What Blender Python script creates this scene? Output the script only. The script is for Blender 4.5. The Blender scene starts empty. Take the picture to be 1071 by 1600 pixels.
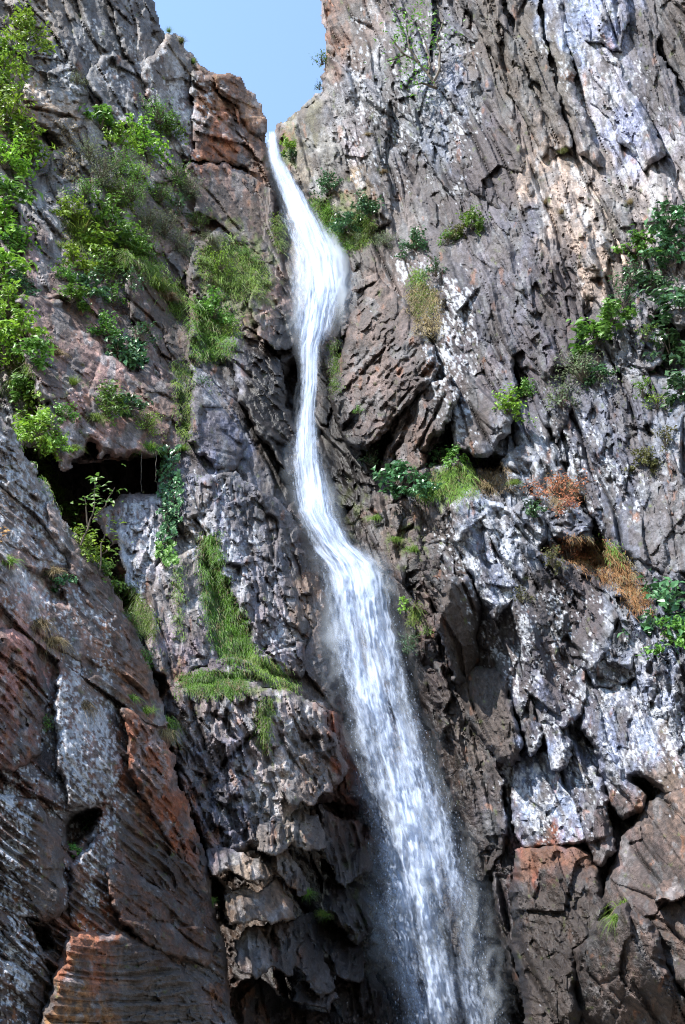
import bpy, math, random
import numpy as np
from math import radians

# ------------------------------------------------------------------ camera, sky, sun, exposure
SC = bpy.context.scene
COL = SC.collection
PITCH = radians(29.0)
VFOV = radians(58.0)
CAMP = np.array([0.0, 0.0, 1.6])
cd = bpy.data.cameras.new('camera')
cam = bpy.data.objects.new('camera', cd)
COL.objects.link(cam)
cam.location = CAMP
cam.rotation_euler = (radians(90) + PITCH, 0, 0)
cd.sensor_fit = 'VERTICAL'
cd.sensor_height = 36
cd.angle = VFOV
cd.lens = 18 / math.tan(VFOV / 2)
cd.clip_end = 3000
SC.camera = cam

SUN = np.array([-0.48, -0.36, 0.80]); SUN /= np.linalg.norm(SUN)
W = bpy.data.worlds.new('World'); SC.world = W; W.use_nodes = True
wn = W.node_tree.nodes; wl = W.node_tree.links
bg = wn['Background']
sky = wn.new('ShaderNodeTexSky'); sky.sky_type = 'NISHITA'; sky.sun_disc = False
sky.sun_elevation = math.asin(SUN[2]); sky.sun_rotation = math.atan2(SUN[0], SUN[1])
sky.altitude = 300; sky.air_density = 1.3; sky.dust_density = 0.0; sky.ozone_density = 0.8
wl.new(sky.outputs[0], bg.inputs[0]); bg.inputs[1].default_value = 0.15
sd = bpy.data.lights.new('sun', 'SUN'); sd.energy = 4.3; sd.angle = radians(0.53); sd.color = (1, 0.965, 0.91)
so = bpy.data.objects.new('sun', sd); COL.objects.link(so)
from mathutils import Vector
so.rotation_euler = Vector(SUN).to_track_quat('Z', 'Y').to_euler()
so.location = (-60, -50, 90)
SC.view_settings.view_transform = 'Standard'; SC.view_settings.look = 'None'
SC.view_settings.exposure = 1.4; SC.view_settings.gamma = 1.0
SC.cycles.max_bounces = 8; SC.cycles.transparent_max_bounces = 24
SC.cycles.diffuse_bounces = 2; SC.cycles.use_denoising = True; SC.cycles.denoiser = 'OPENIMAGEDENOISE'; SC.cycles.denoising_prefilter = 'NONE'; SC.cycles.adaptive_threshold = 0.015; SC.cycles.filter_width = 1.1
SC.cycles.sample_clamp_indirect = 4

# ------------------------------------------------------------------ survey helper: sight line + distance -> point of the place
FPX = 800 / math.tan(VFOV / 2)
CP, SP = math.cos(PITCH), math.sin(PITCH)
def ray(x, y):
    dx = (np.asarray(x, float) - 535.5) / FPX; dy = (800 - np.asarray(y, float)) / FPX
    ry = CP - dy * SP; rz = SP + dy * CP
    return dx / ry, np.ones_like(dx) , rz / ry
def at(x, y, Y):
    a, b, c = ray(x, y)
    return np.stack([a * Y, b * Y, c * Y + 1.6], -1)
def mpp(x, y, Y):           # metres that one photo pixel spans at forward distance Y
    dy = (800 - y) / FPX
    return Y / (CP - dy * SP) / FPX

# ------------------------------------------------------------------ numpy noise
F = np.float32
def h2(ix, iy, seed):
    n = (ix.astype(np.uint32) * np.uint32(374761393) + iy.astype(np.uint32) * np.uint32(668265263) + np.uint32((seed * 974634777 + 12345) & 0xffffffff))
    n = (n ^ (n >> np.uint32(13))) * np.uint32(1274126177)
    n = (n ^ (n >> np.uint32(16))) * np.uint32(2246822519)
    return n ^ (n >> np.uint32(15))
def u01(n, k=0):
    return ((n >> np.uint32(k)) & np.uint32(0xffff)).astype(F) * F(1 / 65535)
def gn(x, y, seed=0):       # gradient noise, about -1..1
    x = np.asarray(x, F); y = np.asarray(y, F)
    fx = np.floor(x); fy = np.floor(y); ix = fx.astype(np.int32); iy = fy.astype(np.int32)
    dx = x - fx; dy = y - fy
    sx = dx * dx * dx * (dx * (dx * 6 - 15) + 10); sy = dy * dy * dy * (dy * (dy * 6 - 15) + 10)
    def g(i, j):
        a = u01(h2(ix + i, iy + j, seed)) * F(6.2831853)
        return np.cos(a) * (dx - i) + np.sin(a) * (dy - j)
    a = g(0, 0); b = g(1, 0); c = g(0, 1); d = g(1, 1)
    return F(1.5) * ((a + sx * (b - a)) * (1 - sy) + (c + sx * (d - c)) * sy)
def fbm(x, y, o=4, seed=0, g=0.5):
    r = 0; a = 1.0
    for i in range(o):
        r = r + F(a) * gn(x * (2.03 ** i) + i * 17.3, y * (2.03 ** i) - i * 9.1, seed + i * 7); a *= g
    return r
def ridged(x, y, o=4, seed=0):
    r = 0; a = 1.0
    for i in range(o):
        r = r + F(a) * (1 - np.abs(gn(x * (2.1 ** i), y * (2.1 ** i) + 5.7 * i, seed + i * 11))); a *= 0.5
    return r
def facet(x, y, seed=0, tilt=0.8):
    """Broken rock: every cell of a jittered grid is a tilted plane. Returns height, crack (0 at a joint), a random number per cell."""
    x = np.asarray(x, F); y = np.asarray(y, F)
    ix = np.floor(x).astype(np.int32); iy = np.floor(y).astype(np.int32)
    f1 = np.full(x.shape, 9, F); f2 = np.full(x.shape, 9, F); hh = np.zeros(x.shape, F); rr = np.zeros(x.shape, F)
    for i in (-1, 0, 1):
        for j in (-1, 0, 1):
            n = h2(ix + i, iy + j, seed)
            px = (ix + i).astype(F) + F(.1) + F(.8) * u01(n); py = (iy + j).astype(F) + F(.1) + F(.8) * u01(n, 12)
            ax = x - px; ay = y - py; d = ax * ax + ay * ay
            m = d < f1
            f2 = np.where(m, f1, np.minimum(f2, d))
            n2 = h2(ix + i, iy + j, seed + 101)
            gx = u01(n2) * 2 - 1; gy = u01(n2, 10) * 2 - 1; r = u01(n2, 16)
            hh = np.where(m, r - F(.5) + F(tilt) * (gx * ax + gy * ay), hh)
            rr = np.where(m, u01(n, 7), rr)
            f1 = np.minimum(f1, d)
    return hh, np.sqrt(f2) - np.sqrt(f1), rr
def sm(a, b, x):
    t = np.clip((x - a) / (b - a), 0, 1)
    return t * t * (3 - 2 * t)
def sdf(px, py, poly):      # positive inside
    P = np.asarray(poly, F); n = len(P)
    d = np.full(px.shape, 1e12, F); ins = np.zeros(px.shape, bool)
    for i in range(n):
        a = P[i]; b = P[(i + 1) % n]; e = b - a
        wx = px - a[0]; wy = py - a[1]
        t = np.clip((wx * e[0] + wy * e[1]) / (e[0] ** 2 + e[1] ** 2 + 1e-9), 0, 1)
        qx = wx - t * e[0]; qy = wy - t * e[1]
        d = np.minimum(d, qx * qx + qy * qy)
        c = ((a[1] > py) != (b[1] > py))
        if abs(e[1]) > 1e-6:
            ins ^= c & (px < (py - a[1]) * e[0] / e[1] + a[0])
    d = np.sqrt(d)
    return np.where(ins, d, -d)
def tps(ctrl):              # smooth surface through survey points (x, y, distance)
    C = np.asarray(ctrl, float); n = len(C)
    X = C[:, :2] / 500.0
    def U(r2): return r2 * np.log(r2 + 1e-9) * .5
    K = U(((X[:, None] - X[None]) ** 2).sum(-1)) + np.eye(n) * 0.003
    P = np.c_[np.ones(n), X]
    A = np.zeros((n + 3, n + 3)); A[:n, :n] = K; A[:n, n:] = P; A[n:, :n] = P.T
    s = np.linalg.solve(A, np.r_[C[:, 2], 0, 0, 0])
    def f(x, y):
        x = np.asarray(x, F) / F(500); y = np.asarray(y, F) / F(500)
        r = s[n] + s[n + 1] * x + s[n + 2] * y
        for i in range(n):
            d = (x - F(X[i, 0])) ** 2 + (y - F(X[i, 1])) ** 2
            r = r + F(s[i]) * d * np.log(d + F(1e-9)) * F(.5)
        return r.astype(F)
    return f

# ------------------------------------------------------------------ objects
def props(o, label=None, cat=None, group=None, kind=None):
    for k, v in (('label', label), ('category', cat), ('group', group), ('kind', kind)):
        if v: o[k] = v
    return o
def mesh_np(name, V, quads=None, tris=None, mat=None, attrs=None, smooth=False):
    me = bpy.data.meshes.new(name)
    V = np.asarray(V, F)
    me.vertices.add(len(V)); me.vertices.foreach_set('co', V.ravel())
    nq = 0 if quads is None else len(quads); nt = 0 if tris is None else len(tris)
    idx = np.concatenate([np.asarray(quads, np.int32).ravel() if nq else np.zeros(0, np.int32), np.asarray(tris, np.int32).ravel() if nt else np.zeros(0, np.int32)])
    me.loops.add(len(idx)); me.loops.foreach_set('vertex_index', idx)
    st = np.concatenate([np.arange(nq) * 4, nq * 4 + np.arange(nt) * 3]).astype(np.int32)
    me.polygons.add(nq + nt); me.polygons.foreach_set('loop_start', st)
    me.polygons.foreach_set('use_smooth', np.full(nq + nt, smooth, bool))
    for k, a in (attrs or {}).items():
        a = np.asarray(a, F)
        if a.ndim == 2:
            at_ = me.attributes.new(k, 'FLOAT_COLOR', 'POINT')
            at_.data.foreach_set('color', np.c_[a, np.ones(len(a), F)].astype(F).ravel())
        else:
            at_ = me.attributes.new(k, 'FLOAT', 'POINT'); at_.data.foreach_set('value', a)
    if mat: me.materials.append(mat)
    me.update(calc_edges=True)
    return me
def link(name, me, parent=None):
    o = bpy.data.objects.new(name, me); COL.objects.link(o)
    if parent: o.parent = parent
    return o

# ------------------------------------------------------------------ node helper
class N:
    def __init__(s, name):
        s.m = bpy.data.materials.new(name); s.m.use_nodes = True
        s.t = s.m.node_tree; s.n = s.t.nodes; s.l = s.t.links
        s.b = s.n['Principled BSDF']; s.out = s.n['Material Output']
    def add(s, ty, ins=None, **kw):
        nd = s.n.new('ShaderNode' + ty)
        for k, v in kw.items(): setattr(nd, k, v)
        for k, v in (ins or {}).items():
            if hasattr(v, 'is_output'): s.l.new(v, nd.inputs[k])
            else: nd.inputs[k].default_value = v
        return nd
    def math(s, op, a, b=0.0, clamp=False):
        return s.add('Math', {0: a, 1: b}, operation=op, use_clamp=clamp).outputs[0]
    def mix(s, f, a, b, blend='MIX'):
        nd = s.n.new('ShaderNodeMix'); nd.data_type = 'RGBA'; nd.blend_type = blend
        for i, v in ((0, f), (6, a), (7, b)):
            if hasattr(v, 'is_output'): s.l.new(v, nd.inputs[i])
            else: nd.inputs[i].default_value = v if i == 0 or len(v) == 4 else (*v, 1)
        return nd.outputs[2]
    def ramp(s, f, a, b, lo=0.0, hi=1.0):
        return s.add('MapRange', {0: f, 1: a, 2: b, 3: lo, 4: hi}, interpolation_type='SMOOTHSTEP').outputs[0]
    def noise(s, vec, scale, detail=4, rough=.55, dist=0.0):
        return s.add('TexNoise', {'Vector': vec, 'Scale': scale, 'Detail': detail, 'Roughness': rough, 'Distortion': dist}).outputs[0]
    def attr(s, name, kind='Fac'):
        nd = s.n.new('ShaderNodeAttribute'); nd.attribute_name = name
        return nd.outputs[kind]

def rock_material():
    k = N('weathered_rock')
    pos = k.add('TexCoord').outputs['Object']
    tint = k.attr('tint', 'Color'); wet = k.attr('wet')
    n2 = k.noise(pos, 6.5, 4, .68); n3 = k.noise(pos, 27, 2, .6)
    mp = k.add('Mapping', {'Vector': pos, 'Scale': (4.2, 4.2, .6)}).outputs[0]
    n4 = k.noise(mp, 1.6, 3, .6, .4)
    g = k.math('MULTIPLY', k.ramp(n2, .28, .72, .66, 1.34), k.ramp(n3, .3, .7, .82, 1.16))
    g = k.math('MULTIPLY', g, k.ramp(n4, .32, .64, .8, 1.12))
    comb = k.add('CombineColor', {0: g, 1: g, 2: g}).outputs[0]
    c = k.mix(1.0, tint, comb, 'MULTIPLY')
    c = k.mix(wet, c, k.mix(1.0, c, (.33, .29, .275), 'MULTIPLY'))      # darker and glossier: wet rock, plus shade painted on the low rock
    k.l.new(c, k.b.inputs['Base Color'])
    k.l.new(k.math('SUBTRACT', .8, k.math('MULTIPLY', wet, .42)), k.b.inputs['Roughness'])
    k.b.inputs['Specular IOR Level'].default_value = .4
    hgt = k.math('ADD', k.math('MULTIPLY', n2, .6), k.math('MULTIPLY', n3, .2))
    bp = k.add('Bump', {'Height': hgt, 'Strength': 1.0, 'Distance': .12})
    k.l.new(bp.outputs[0], k.b.inputs['Normal'])
    return k.m
ROCK = rock_material()

# ------------------------------------------------------------------ colour survey of the rock: x y r g b
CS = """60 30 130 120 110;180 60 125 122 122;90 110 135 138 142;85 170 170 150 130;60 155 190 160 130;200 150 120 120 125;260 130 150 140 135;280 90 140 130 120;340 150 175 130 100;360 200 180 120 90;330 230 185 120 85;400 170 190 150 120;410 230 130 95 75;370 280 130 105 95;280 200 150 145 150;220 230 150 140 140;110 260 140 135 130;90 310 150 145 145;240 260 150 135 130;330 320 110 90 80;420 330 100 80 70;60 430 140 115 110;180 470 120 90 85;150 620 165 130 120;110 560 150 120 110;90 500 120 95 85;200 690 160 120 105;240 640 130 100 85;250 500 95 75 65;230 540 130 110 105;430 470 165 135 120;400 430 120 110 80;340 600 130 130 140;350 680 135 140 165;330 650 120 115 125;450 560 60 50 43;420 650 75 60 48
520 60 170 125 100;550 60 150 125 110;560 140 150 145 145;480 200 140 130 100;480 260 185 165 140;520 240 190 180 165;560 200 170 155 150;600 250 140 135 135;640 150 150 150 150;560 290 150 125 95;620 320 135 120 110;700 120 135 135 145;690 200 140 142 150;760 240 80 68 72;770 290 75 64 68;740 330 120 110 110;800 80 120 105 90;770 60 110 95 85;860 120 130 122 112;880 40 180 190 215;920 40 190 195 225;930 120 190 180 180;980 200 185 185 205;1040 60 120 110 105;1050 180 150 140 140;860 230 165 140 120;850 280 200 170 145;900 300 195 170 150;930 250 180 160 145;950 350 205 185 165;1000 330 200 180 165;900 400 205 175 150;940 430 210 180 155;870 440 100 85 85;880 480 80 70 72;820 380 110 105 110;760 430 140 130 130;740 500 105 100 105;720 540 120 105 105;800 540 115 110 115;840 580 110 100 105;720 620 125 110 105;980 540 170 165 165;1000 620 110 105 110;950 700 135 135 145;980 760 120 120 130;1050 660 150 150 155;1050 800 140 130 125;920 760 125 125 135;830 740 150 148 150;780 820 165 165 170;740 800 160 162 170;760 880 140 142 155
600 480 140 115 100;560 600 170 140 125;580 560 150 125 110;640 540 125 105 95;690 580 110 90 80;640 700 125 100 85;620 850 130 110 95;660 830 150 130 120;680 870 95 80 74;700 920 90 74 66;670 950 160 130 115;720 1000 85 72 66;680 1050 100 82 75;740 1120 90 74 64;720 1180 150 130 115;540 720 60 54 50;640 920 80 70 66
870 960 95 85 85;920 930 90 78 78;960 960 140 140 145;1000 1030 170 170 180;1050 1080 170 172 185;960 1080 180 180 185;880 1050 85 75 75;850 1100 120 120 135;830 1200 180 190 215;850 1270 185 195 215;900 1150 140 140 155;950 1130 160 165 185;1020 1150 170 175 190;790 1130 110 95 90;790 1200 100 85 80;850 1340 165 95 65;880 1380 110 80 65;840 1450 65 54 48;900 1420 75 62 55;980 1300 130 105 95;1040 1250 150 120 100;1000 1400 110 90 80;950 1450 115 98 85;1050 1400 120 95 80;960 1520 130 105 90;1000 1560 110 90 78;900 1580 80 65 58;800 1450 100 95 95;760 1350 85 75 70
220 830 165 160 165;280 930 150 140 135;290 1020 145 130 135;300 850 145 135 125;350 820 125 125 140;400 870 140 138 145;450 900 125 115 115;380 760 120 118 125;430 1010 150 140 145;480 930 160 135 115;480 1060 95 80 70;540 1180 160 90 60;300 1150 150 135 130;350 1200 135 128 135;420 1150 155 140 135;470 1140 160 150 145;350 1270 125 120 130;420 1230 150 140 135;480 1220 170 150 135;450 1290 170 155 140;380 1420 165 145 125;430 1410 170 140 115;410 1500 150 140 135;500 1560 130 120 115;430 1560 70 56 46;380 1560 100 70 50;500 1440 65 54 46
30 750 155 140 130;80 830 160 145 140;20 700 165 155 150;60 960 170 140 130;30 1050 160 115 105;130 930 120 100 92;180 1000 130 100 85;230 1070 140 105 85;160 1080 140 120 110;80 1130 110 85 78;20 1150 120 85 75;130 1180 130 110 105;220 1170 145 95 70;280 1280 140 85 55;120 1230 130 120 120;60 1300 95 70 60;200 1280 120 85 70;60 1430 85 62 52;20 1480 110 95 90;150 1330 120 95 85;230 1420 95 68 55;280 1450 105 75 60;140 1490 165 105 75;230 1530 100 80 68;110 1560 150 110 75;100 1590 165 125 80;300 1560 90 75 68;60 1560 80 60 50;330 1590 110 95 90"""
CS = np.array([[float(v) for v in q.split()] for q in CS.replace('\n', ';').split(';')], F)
CLIN = ((CS[:, 2:] / 255 + .055) / 1.055) ** 2.4
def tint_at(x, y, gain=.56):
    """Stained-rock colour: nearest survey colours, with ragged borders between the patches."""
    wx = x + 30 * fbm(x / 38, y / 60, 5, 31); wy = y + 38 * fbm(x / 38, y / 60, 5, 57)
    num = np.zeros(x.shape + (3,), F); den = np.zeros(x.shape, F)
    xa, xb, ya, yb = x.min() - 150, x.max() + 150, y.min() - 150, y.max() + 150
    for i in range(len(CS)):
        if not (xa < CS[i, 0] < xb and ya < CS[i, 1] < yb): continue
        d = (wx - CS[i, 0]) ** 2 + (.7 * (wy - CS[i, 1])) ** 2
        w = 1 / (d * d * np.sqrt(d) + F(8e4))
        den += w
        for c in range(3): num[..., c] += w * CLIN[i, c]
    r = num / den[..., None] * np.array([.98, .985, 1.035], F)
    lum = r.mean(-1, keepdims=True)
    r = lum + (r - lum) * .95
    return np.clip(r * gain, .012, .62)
def spots(x, y, L):         # soft ellipses (x, y, rx, ry, weight, slant)
    r = np.zeros(x.shape, F)
    for (cx, cy, rx, ry, w, sl) in L:
        u = (x - cx - sl * (y - cy)) / rx; v = (y - cy) / ry
        r = np.maximum(r, w * np.clip(1.35 - np.sqrt(u * u + v * v), 0, 1))
    return r
LICHEN = [(130, 1150, 75, 160, 1.05, .1), (20, 1300, 40, 200, .95, .05), (25, 1480, 45, 120, 1, 0), (150, 1340, 45, 120, .8, -.1), (60, 800, 110, 130, .75, .7), (90, 940, 90, 90, .7, .5),
          (20, 720, 50, 80, .8, .5), (215, 860, 40, 90, .9, 0), (705, 560, 40, 150, .9, .1), (715, 480, 25, 60, 1, 0), (760, 850, 80, 110, .66, 0), (840, 1230, 70, 120, .85, .3),
          (960, 1090, 130, 90, .7, 0), (1030, 1130, 90, 110, .76, 0), (900, 1180, 90, 90, .7, .3), (900, 40, 90, 90, .5, 0), (960, 150, 90, 120, .45, .5), (600, 150, 80, 160, .6, 0), (700, 150, 60, 160, .55, 0),
          (280, 180, 60, 90, .6, 0), (200, 150, 90, 140, .45, .3), (100, 110, 70, 60, .55, 0), (900, 760, 120, 130, .5, 0), (350, 850, 60, 120, .55, .3), (800, 1000, 60, 130, .7, .3), (890, 960, 60, 60, .55, 0), (640, 430, 50, 40, .7, 0), (430, 1000, 40, 60, .5, 0)]
WET_SHADE = [(880, 1450, 110, 130, .4, 0), (1000, 1500, 120, 130, .3, 0), (230, 1450, 160, 150, .3, 0), (440, 620, 60, 130, .9, .1), (540, 700, 50, 130, .95, 0), (480, 900, 55, 160, .55, .25), (560, 1300, 80, 200, .9, .15), (520, 1500, 110, 170, .85, .2), (640, 960, 55, 120, .7, .2), (690, 1200, 50, 200, .75, .22),  # first three spots paint shade on the low rock; the others are wet rock
       (780, 1480, 60, 170, .95, .15), (860, 1500, 60, 120, .6, 0), (440, 380, 40, 100, .6, .1), (350, 1450, 40, 140, .7, .1), (300, 1400, 60, 150, .4, .2), (350, 690, 50, 60, .35, 0)]
MOSS = [(370, 430, 80, 90, .5, .1), (540, 350, 50, 60, .45, 0), (700, 760, 70, 40, .35, 0), (540, 800, 40, 60, .35, 0), (410, 1070, 60, 30, .35, 0), (640, 850, 40, 50, .25, 0), (560, 1400, 40, 90, .2, 0), (200, 330, 100, 90, .3, 0), (450, 240, 15, 40, .5, 0), (130, 640, 80, 60, .12, 0)]

RUST = [(350, 200, 60, 90, .28, .3), (540, 1180, 25, 60, .8, .2), (270, 1260, 60, 90, .35, .3), (520, 50, 20, 60, .5, 0), (150, 1490, 60, 40, .22, 0), (1040, 1250, 50, 40, .4, 0), (380, 1560, 50, 40, .5, 0), (30, 1050, 50, 90, .25, 0), (220, 1170, 40, 60, .35, .3), (1050, 770, 15, 80, .5, 0)]
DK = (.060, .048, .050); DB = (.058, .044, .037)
STAIN_SHADE = [([(600, 60), (625, 60), (642, 230), (615, 230)], DK, .45), ([(690, 260), (720, 300), (760, 420), (735, 420), (700, 330)], DK, .5), ([(760, 440), (790, 450), (802, 560), (775, 560)], DK, .5), ([(950, 640), (985, 640), (1012, 760), (975, 760)], DK, .45), ([(900, 700), (925, 690), (950, 800), (925, 800)], DK, .4), ([(660, 20), (690, 20), (700, 130), (672, 130)], DK, .4), ([(692, 1200), (722, 1290), (765, 1400), (800, 1490), (830, 1600), (842, 1730), (770, 1730), (740, 1500), (700, 1300)], (.032, .028, .027), .72), ([(545, 1270), (590, 1400), (615, 1580), (640, 1730), (565, 1730), (545, 1520), (520, 1400), (535, 1300)], (.036, .030, .027), .6), ([(806, 1342), (820, 1326), (905, 1318), (925, 1336), (930, 1356), (880, 1352), (850, 1360), (815, 1384)], (.13, .060, .034), .68), ([(732, -60), (758, -60), (800, 110), (852, 236), (838, 238), (790, 140), (750, 60)], (.075, .058, .045), .6), ([(788, -60), (815, -60), (850, 120), (886, 235), (870, 238), (828, 130)], (.07, .055, .043), .65), ([(838, -60), (862, -60), (882, 110), (908, 205), (896, 205), (864, 120)], (.08, .062, .048), .55), ([(1035, -60), (1120, -60), (1120, 150), (1060, 110), (1045, 50)], DB, .6),
         ([(985, 20), (1000, 10), (1025, 90), (1065, 170), (1050, 180), (1010, 110)], DK, .5), ([(600, 240), (650, 235), (690, 300), (680, 340), (640, 320), (605, 300)], DK, .45), ([(436, 470), (462, 495), (470, 560), (456, 640), (452, 740), (474, 800), (440, 780), (402, 700), (385, 600), (418, 550)], (.034, .029, .027), .85), ([(496, 555), (526, 560), (548, 690), (562, 760), (560, 860), (520, 800), (504, 700)], (.034, .029, .027), .88),  # last two polygons put the slot's shade into the rock colour
         ([(722, 200), (760, 190), (790, 215), (812, 290), (800, 335), (765, 300), (735, 290)], DK, .75), ([(852, 372), (888, 368), (902, 440), (912, 515), (885, 560), (868, 500), (850, 430)], DK, .75), ([(800, 510), (830, 500), (850, 560), (840, 600), (810, 580)], DK, .5),
         ([(700, 490), (745, 500), (750, 545), (715, 540)], DK, .55), ([(700, 640), (760, 640), (770, 690), (720, 700)], DB, .5), ([(875, 900), (930, 900), (948, 960), (938, 1015), (905, 985), (868, 940)], DK, .75), ([(842, 995), (882, 1000), (902, 1075), (885, 1115), (852, 1075)], DK, .75),
         ([(908, 1085), (935, 1095), (925, 1150), (905, 1145)], DK, .65), ([(1028, 1130), (1048, 1120), (1062, 1230), (1030, 1240)], (.10, .07, .05), .7), ([(965, 1090), (985, 1090), (985, 1160), (968, 1160)], DK, .6), ([(700, 905), (728, 905), (748, 960), (742, 1055), (712, 1055), (692, 960)], DB, .75), ([(716, 1070), (780, 1050), (800, 1110), (812, 1190), (765, 1170)], DB, .72),
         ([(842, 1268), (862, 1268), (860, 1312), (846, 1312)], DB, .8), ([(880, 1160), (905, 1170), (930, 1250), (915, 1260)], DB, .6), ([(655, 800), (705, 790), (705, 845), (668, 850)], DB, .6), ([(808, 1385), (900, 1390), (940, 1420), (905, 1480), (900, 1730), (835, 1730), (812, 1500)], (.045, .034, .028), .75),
         ([(60, 1120), (100, 1130), (105, 1200), (60, 1190)], DB, .5), ([(180, 1260), (250, 1290), (300, 1400), (250, 1390), (190, 1330)], DB, .5), ([(180, 1480), (300, 1530), (340, 1620), (200, 1600), (150, 1560)], (.07, .058, .05), .6), ([(0, 1250), (90, 1280), (95, 1430), (0, 1400)], DB, .55), ([(60, 1460), (100, 1470), (70, 1600), (40, 1600)], DB, .6), ([(300, 290), (340, 290), (380, 330), (350, 345), (310, 330)], DB, .5), ([(230, 440), (290, 480), (300, 590), (270, 580), (240, 510)], DB, .6)]

# water track: y, left x, right x, forward distance
WT = np.array([(204, 416, 433, 42.0), (225, 417, 436, 41.3), (250, 420, 443, 40.5), (300, 434, 474, 38.9), (350, 448, 508, 37.2), (400, 458, 536, 35.6), (450, 461, 540, 34.4), (480, 463, 531, 33.9), (515, 461, 522, 33.3), (540, 468, 503, 32.8),
               (570, 472, 498, 32.2), (600, 472, 498, 31.7), (640, 467, 494, 31.0), (680, 462, 495, 30.4), (720, 458, 502, 29.7), (760, 459, 514, 29.0), (800, 465, 522, 28.4), (850, 488, 552, 27.7), (880, 500, 592, 27.3),
               (905, 506, 606, 27.0), (940, 513, 610, 26.7), (1000, 521, 625, 26.1), (1100, 541, 650, 25.3), (1200, 563, 683, 24.6), (1300, 584, 714, 24.1), (1400, 597, 738, 23.6), (1440, 598, 745, 23.5), (1500, 612, 756, 23.3), (1600, 632, 776, 23.0), (1720, 655, 800, 22.8)], float)
def wt(y, k): return np.interp(y, WT[:, 0], WT[:, k])


# ------------------------------------------------------------------ rock masses
YB = np.full((960, 680), 1e9, F)        # nearest surface seen along each sight line (2 px cells), for seating the plants
def lines(lo, hi, a, b, s):
    v = [lo]
    while v[-1] < hi:
        v.append(v[-1] + (s if a - 6 < v[-1] < b + 6 else 3.2 * s if a - 220 < v[-1] < b + 220 else 6 * s))
    return np.array(v, F)
def rock(name, poly, base, lift=0.0, gx=0.0, gy=0.0, ang=68, aniso=3.0, amp=1.0, big=1.0, fine=1.0, w=16, E=.9, thick=3.0, step=1.95, seed=1, parent=None, pits=(), jag=1.0, tiltr=1.2, hs=1.0, gr=1.0, grow=0, fis=.7,
         gain=.56, tcol=None, wetadd=0.0, lich=1.0, strat=0.0, lw=.45):
    """One rock body: traced outline at its real distance, relief broken along the foliation (ang, degrees below the horizontal to the right), rounded rims and sides that run back into the hill."""
    P = np.array(poly, F); x0, y0 = P.min(0) - 8 - grow; x1, y1 = P.max(0) + 8 + grow
    xs = lines(max(x0, -800), min(x1, 1750), -10, 1081, step); ys = lines(max(y0, -230), min(y1, 1730), -10, 1610, step)
    X, Y = np.meshgrid(xs, ys)
    s = sdf(X, Y, poly) + grow + jag * (7 * gn(X / 55, Y / 55, seed + 3) + 5.5 * gn(X / 22, Y / 22, seed + 4) + 2.2 * gn(X / 9, Y / 9, seed + 5))
    keep = s > 0
    rows = np.where(keep.any(1))[0]; cols = np.where(keep.any(0))[0]
    sl = (slice(rows[0], rows[-1] + 1), slice(cols[0], cols[-1] + 1))
    X = X[sl]; Y = Y[sl]; s = s[sl]; keep = keep[sl]
    msk = s > -3; shp = X.shape; X = X[msk]; Y = Y[msk]; s = s[msk]; keepm = keep[msk]
    cx, cy = P.mean(0)
    rg = np.random.RandomState(seed + 500); tx, ty = rg.uniform(-1, 1, 2) * (tiltr if parent else 0)
    sx_ = max(P[:, 0].max() - P[:, 0].min(), 1) / 2; sy_ = max(P[:, 1].max() - P[:, 1].min(), 1) / 2
    D = base(X, Y) - lift + gx * (X - cx) / 100 + gy * (Y - cy) / 100 + tx * (X - cx) / sx_ * lift * .5 + ty * (Y - cy) / sy_ * lift * .5
    D0 = float(np.median(D[keepm])); sc = F((D0 / 30) ** .35 * 30 / FPX * 1.12); hs = hs * (D0 / 30) ** .65
    wx = (X * sc).astype(F); wz = (-Y * sc).astype(F)               # metres across and up the face
    if parent: ang = ang + rg.uniform(-14, 14)
    th = radians(ang); ca, sa = math.cos(th), math.sin(th)
    wob = .22 * fbm(wx / 4, wz / 4, 2, seed + 9)
    u = (wx * ca - wz * sa); v = (wx * sa + wz * ca) + wob      # u along the foliation, v across it
    rgh = sm(-.55, .5, fbm(wx / 4.5, wz / 6.5, 3, seed + 33))        # smooth plates against broken rock
    hA, cA, _ = facet(u / (4.2 * aniso ** .6) + 3.1 * seed, v / 3.0, seed, 1.0)
    ww = .12 * gn(u / 1.6, v / 1.1, seed + 12)
    hB, cB, rB = facet(u / (1.15 * aniso), (v + ww) / 1.15 + seed, seed + 20, 1.25)
    wu = u + .12 * gn(u / .7, v / .7, seed + 13); wv = v + .10 * gn(u / .6, v / .6, seed + 14)
    hC, cC, rC = facet(wu / (.40 * gr * aniso ** .7), wv / (.36 * gr), seed + 40, 1.6)
    hD, cD, rD = facet(wu / (.16 * gr * aniso ** .8), wv / (.145 * gr), seed + 60, 1.6)
    H = big * 1.0 * hA + (.4 + .6 * big) * .5 * hB + amp * (.18 + 1.0 * rgh) * gr * (.30 * hC + .17 * hD)
    gate = sm(-.15, .3, fbm(u / 2.2, v / 2.2, 2, seed + 44))
    H -= amp * (.20 * np.exp(-(cB / .075) ** 2) * gate + .12 * np.exp(-(cC / .10) ** 2) * (rC > .4) * rgh)
    pit = facet(wx / .55 + 7, wz / .5, seed + 301)[1]
    H -= fine * .07 * gr * np.exp(-(np.clip(.9 - pit, 0, 2) / .28) ** 2) * sm(0, .5, fbm(wx / 2.2, wz / 2.8, 2, seed + 302))
    H += fine * (.05 * ridged(u / (.9 * aniso ** .5), v / .5, 3, seed + 80) + .045 * fbm(wx / .2, wz / .2, 3, seed + 90))
    H += big * .5 * fbm(wx / 5, wz / 5, 3, seed + 70)
    hF, cF, rF = facet(u / 8.0 + 1.7 * seed, (v + .5 * ww) / .85, seed + 55, .6)      # long steep fissures along the foliation
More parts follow.
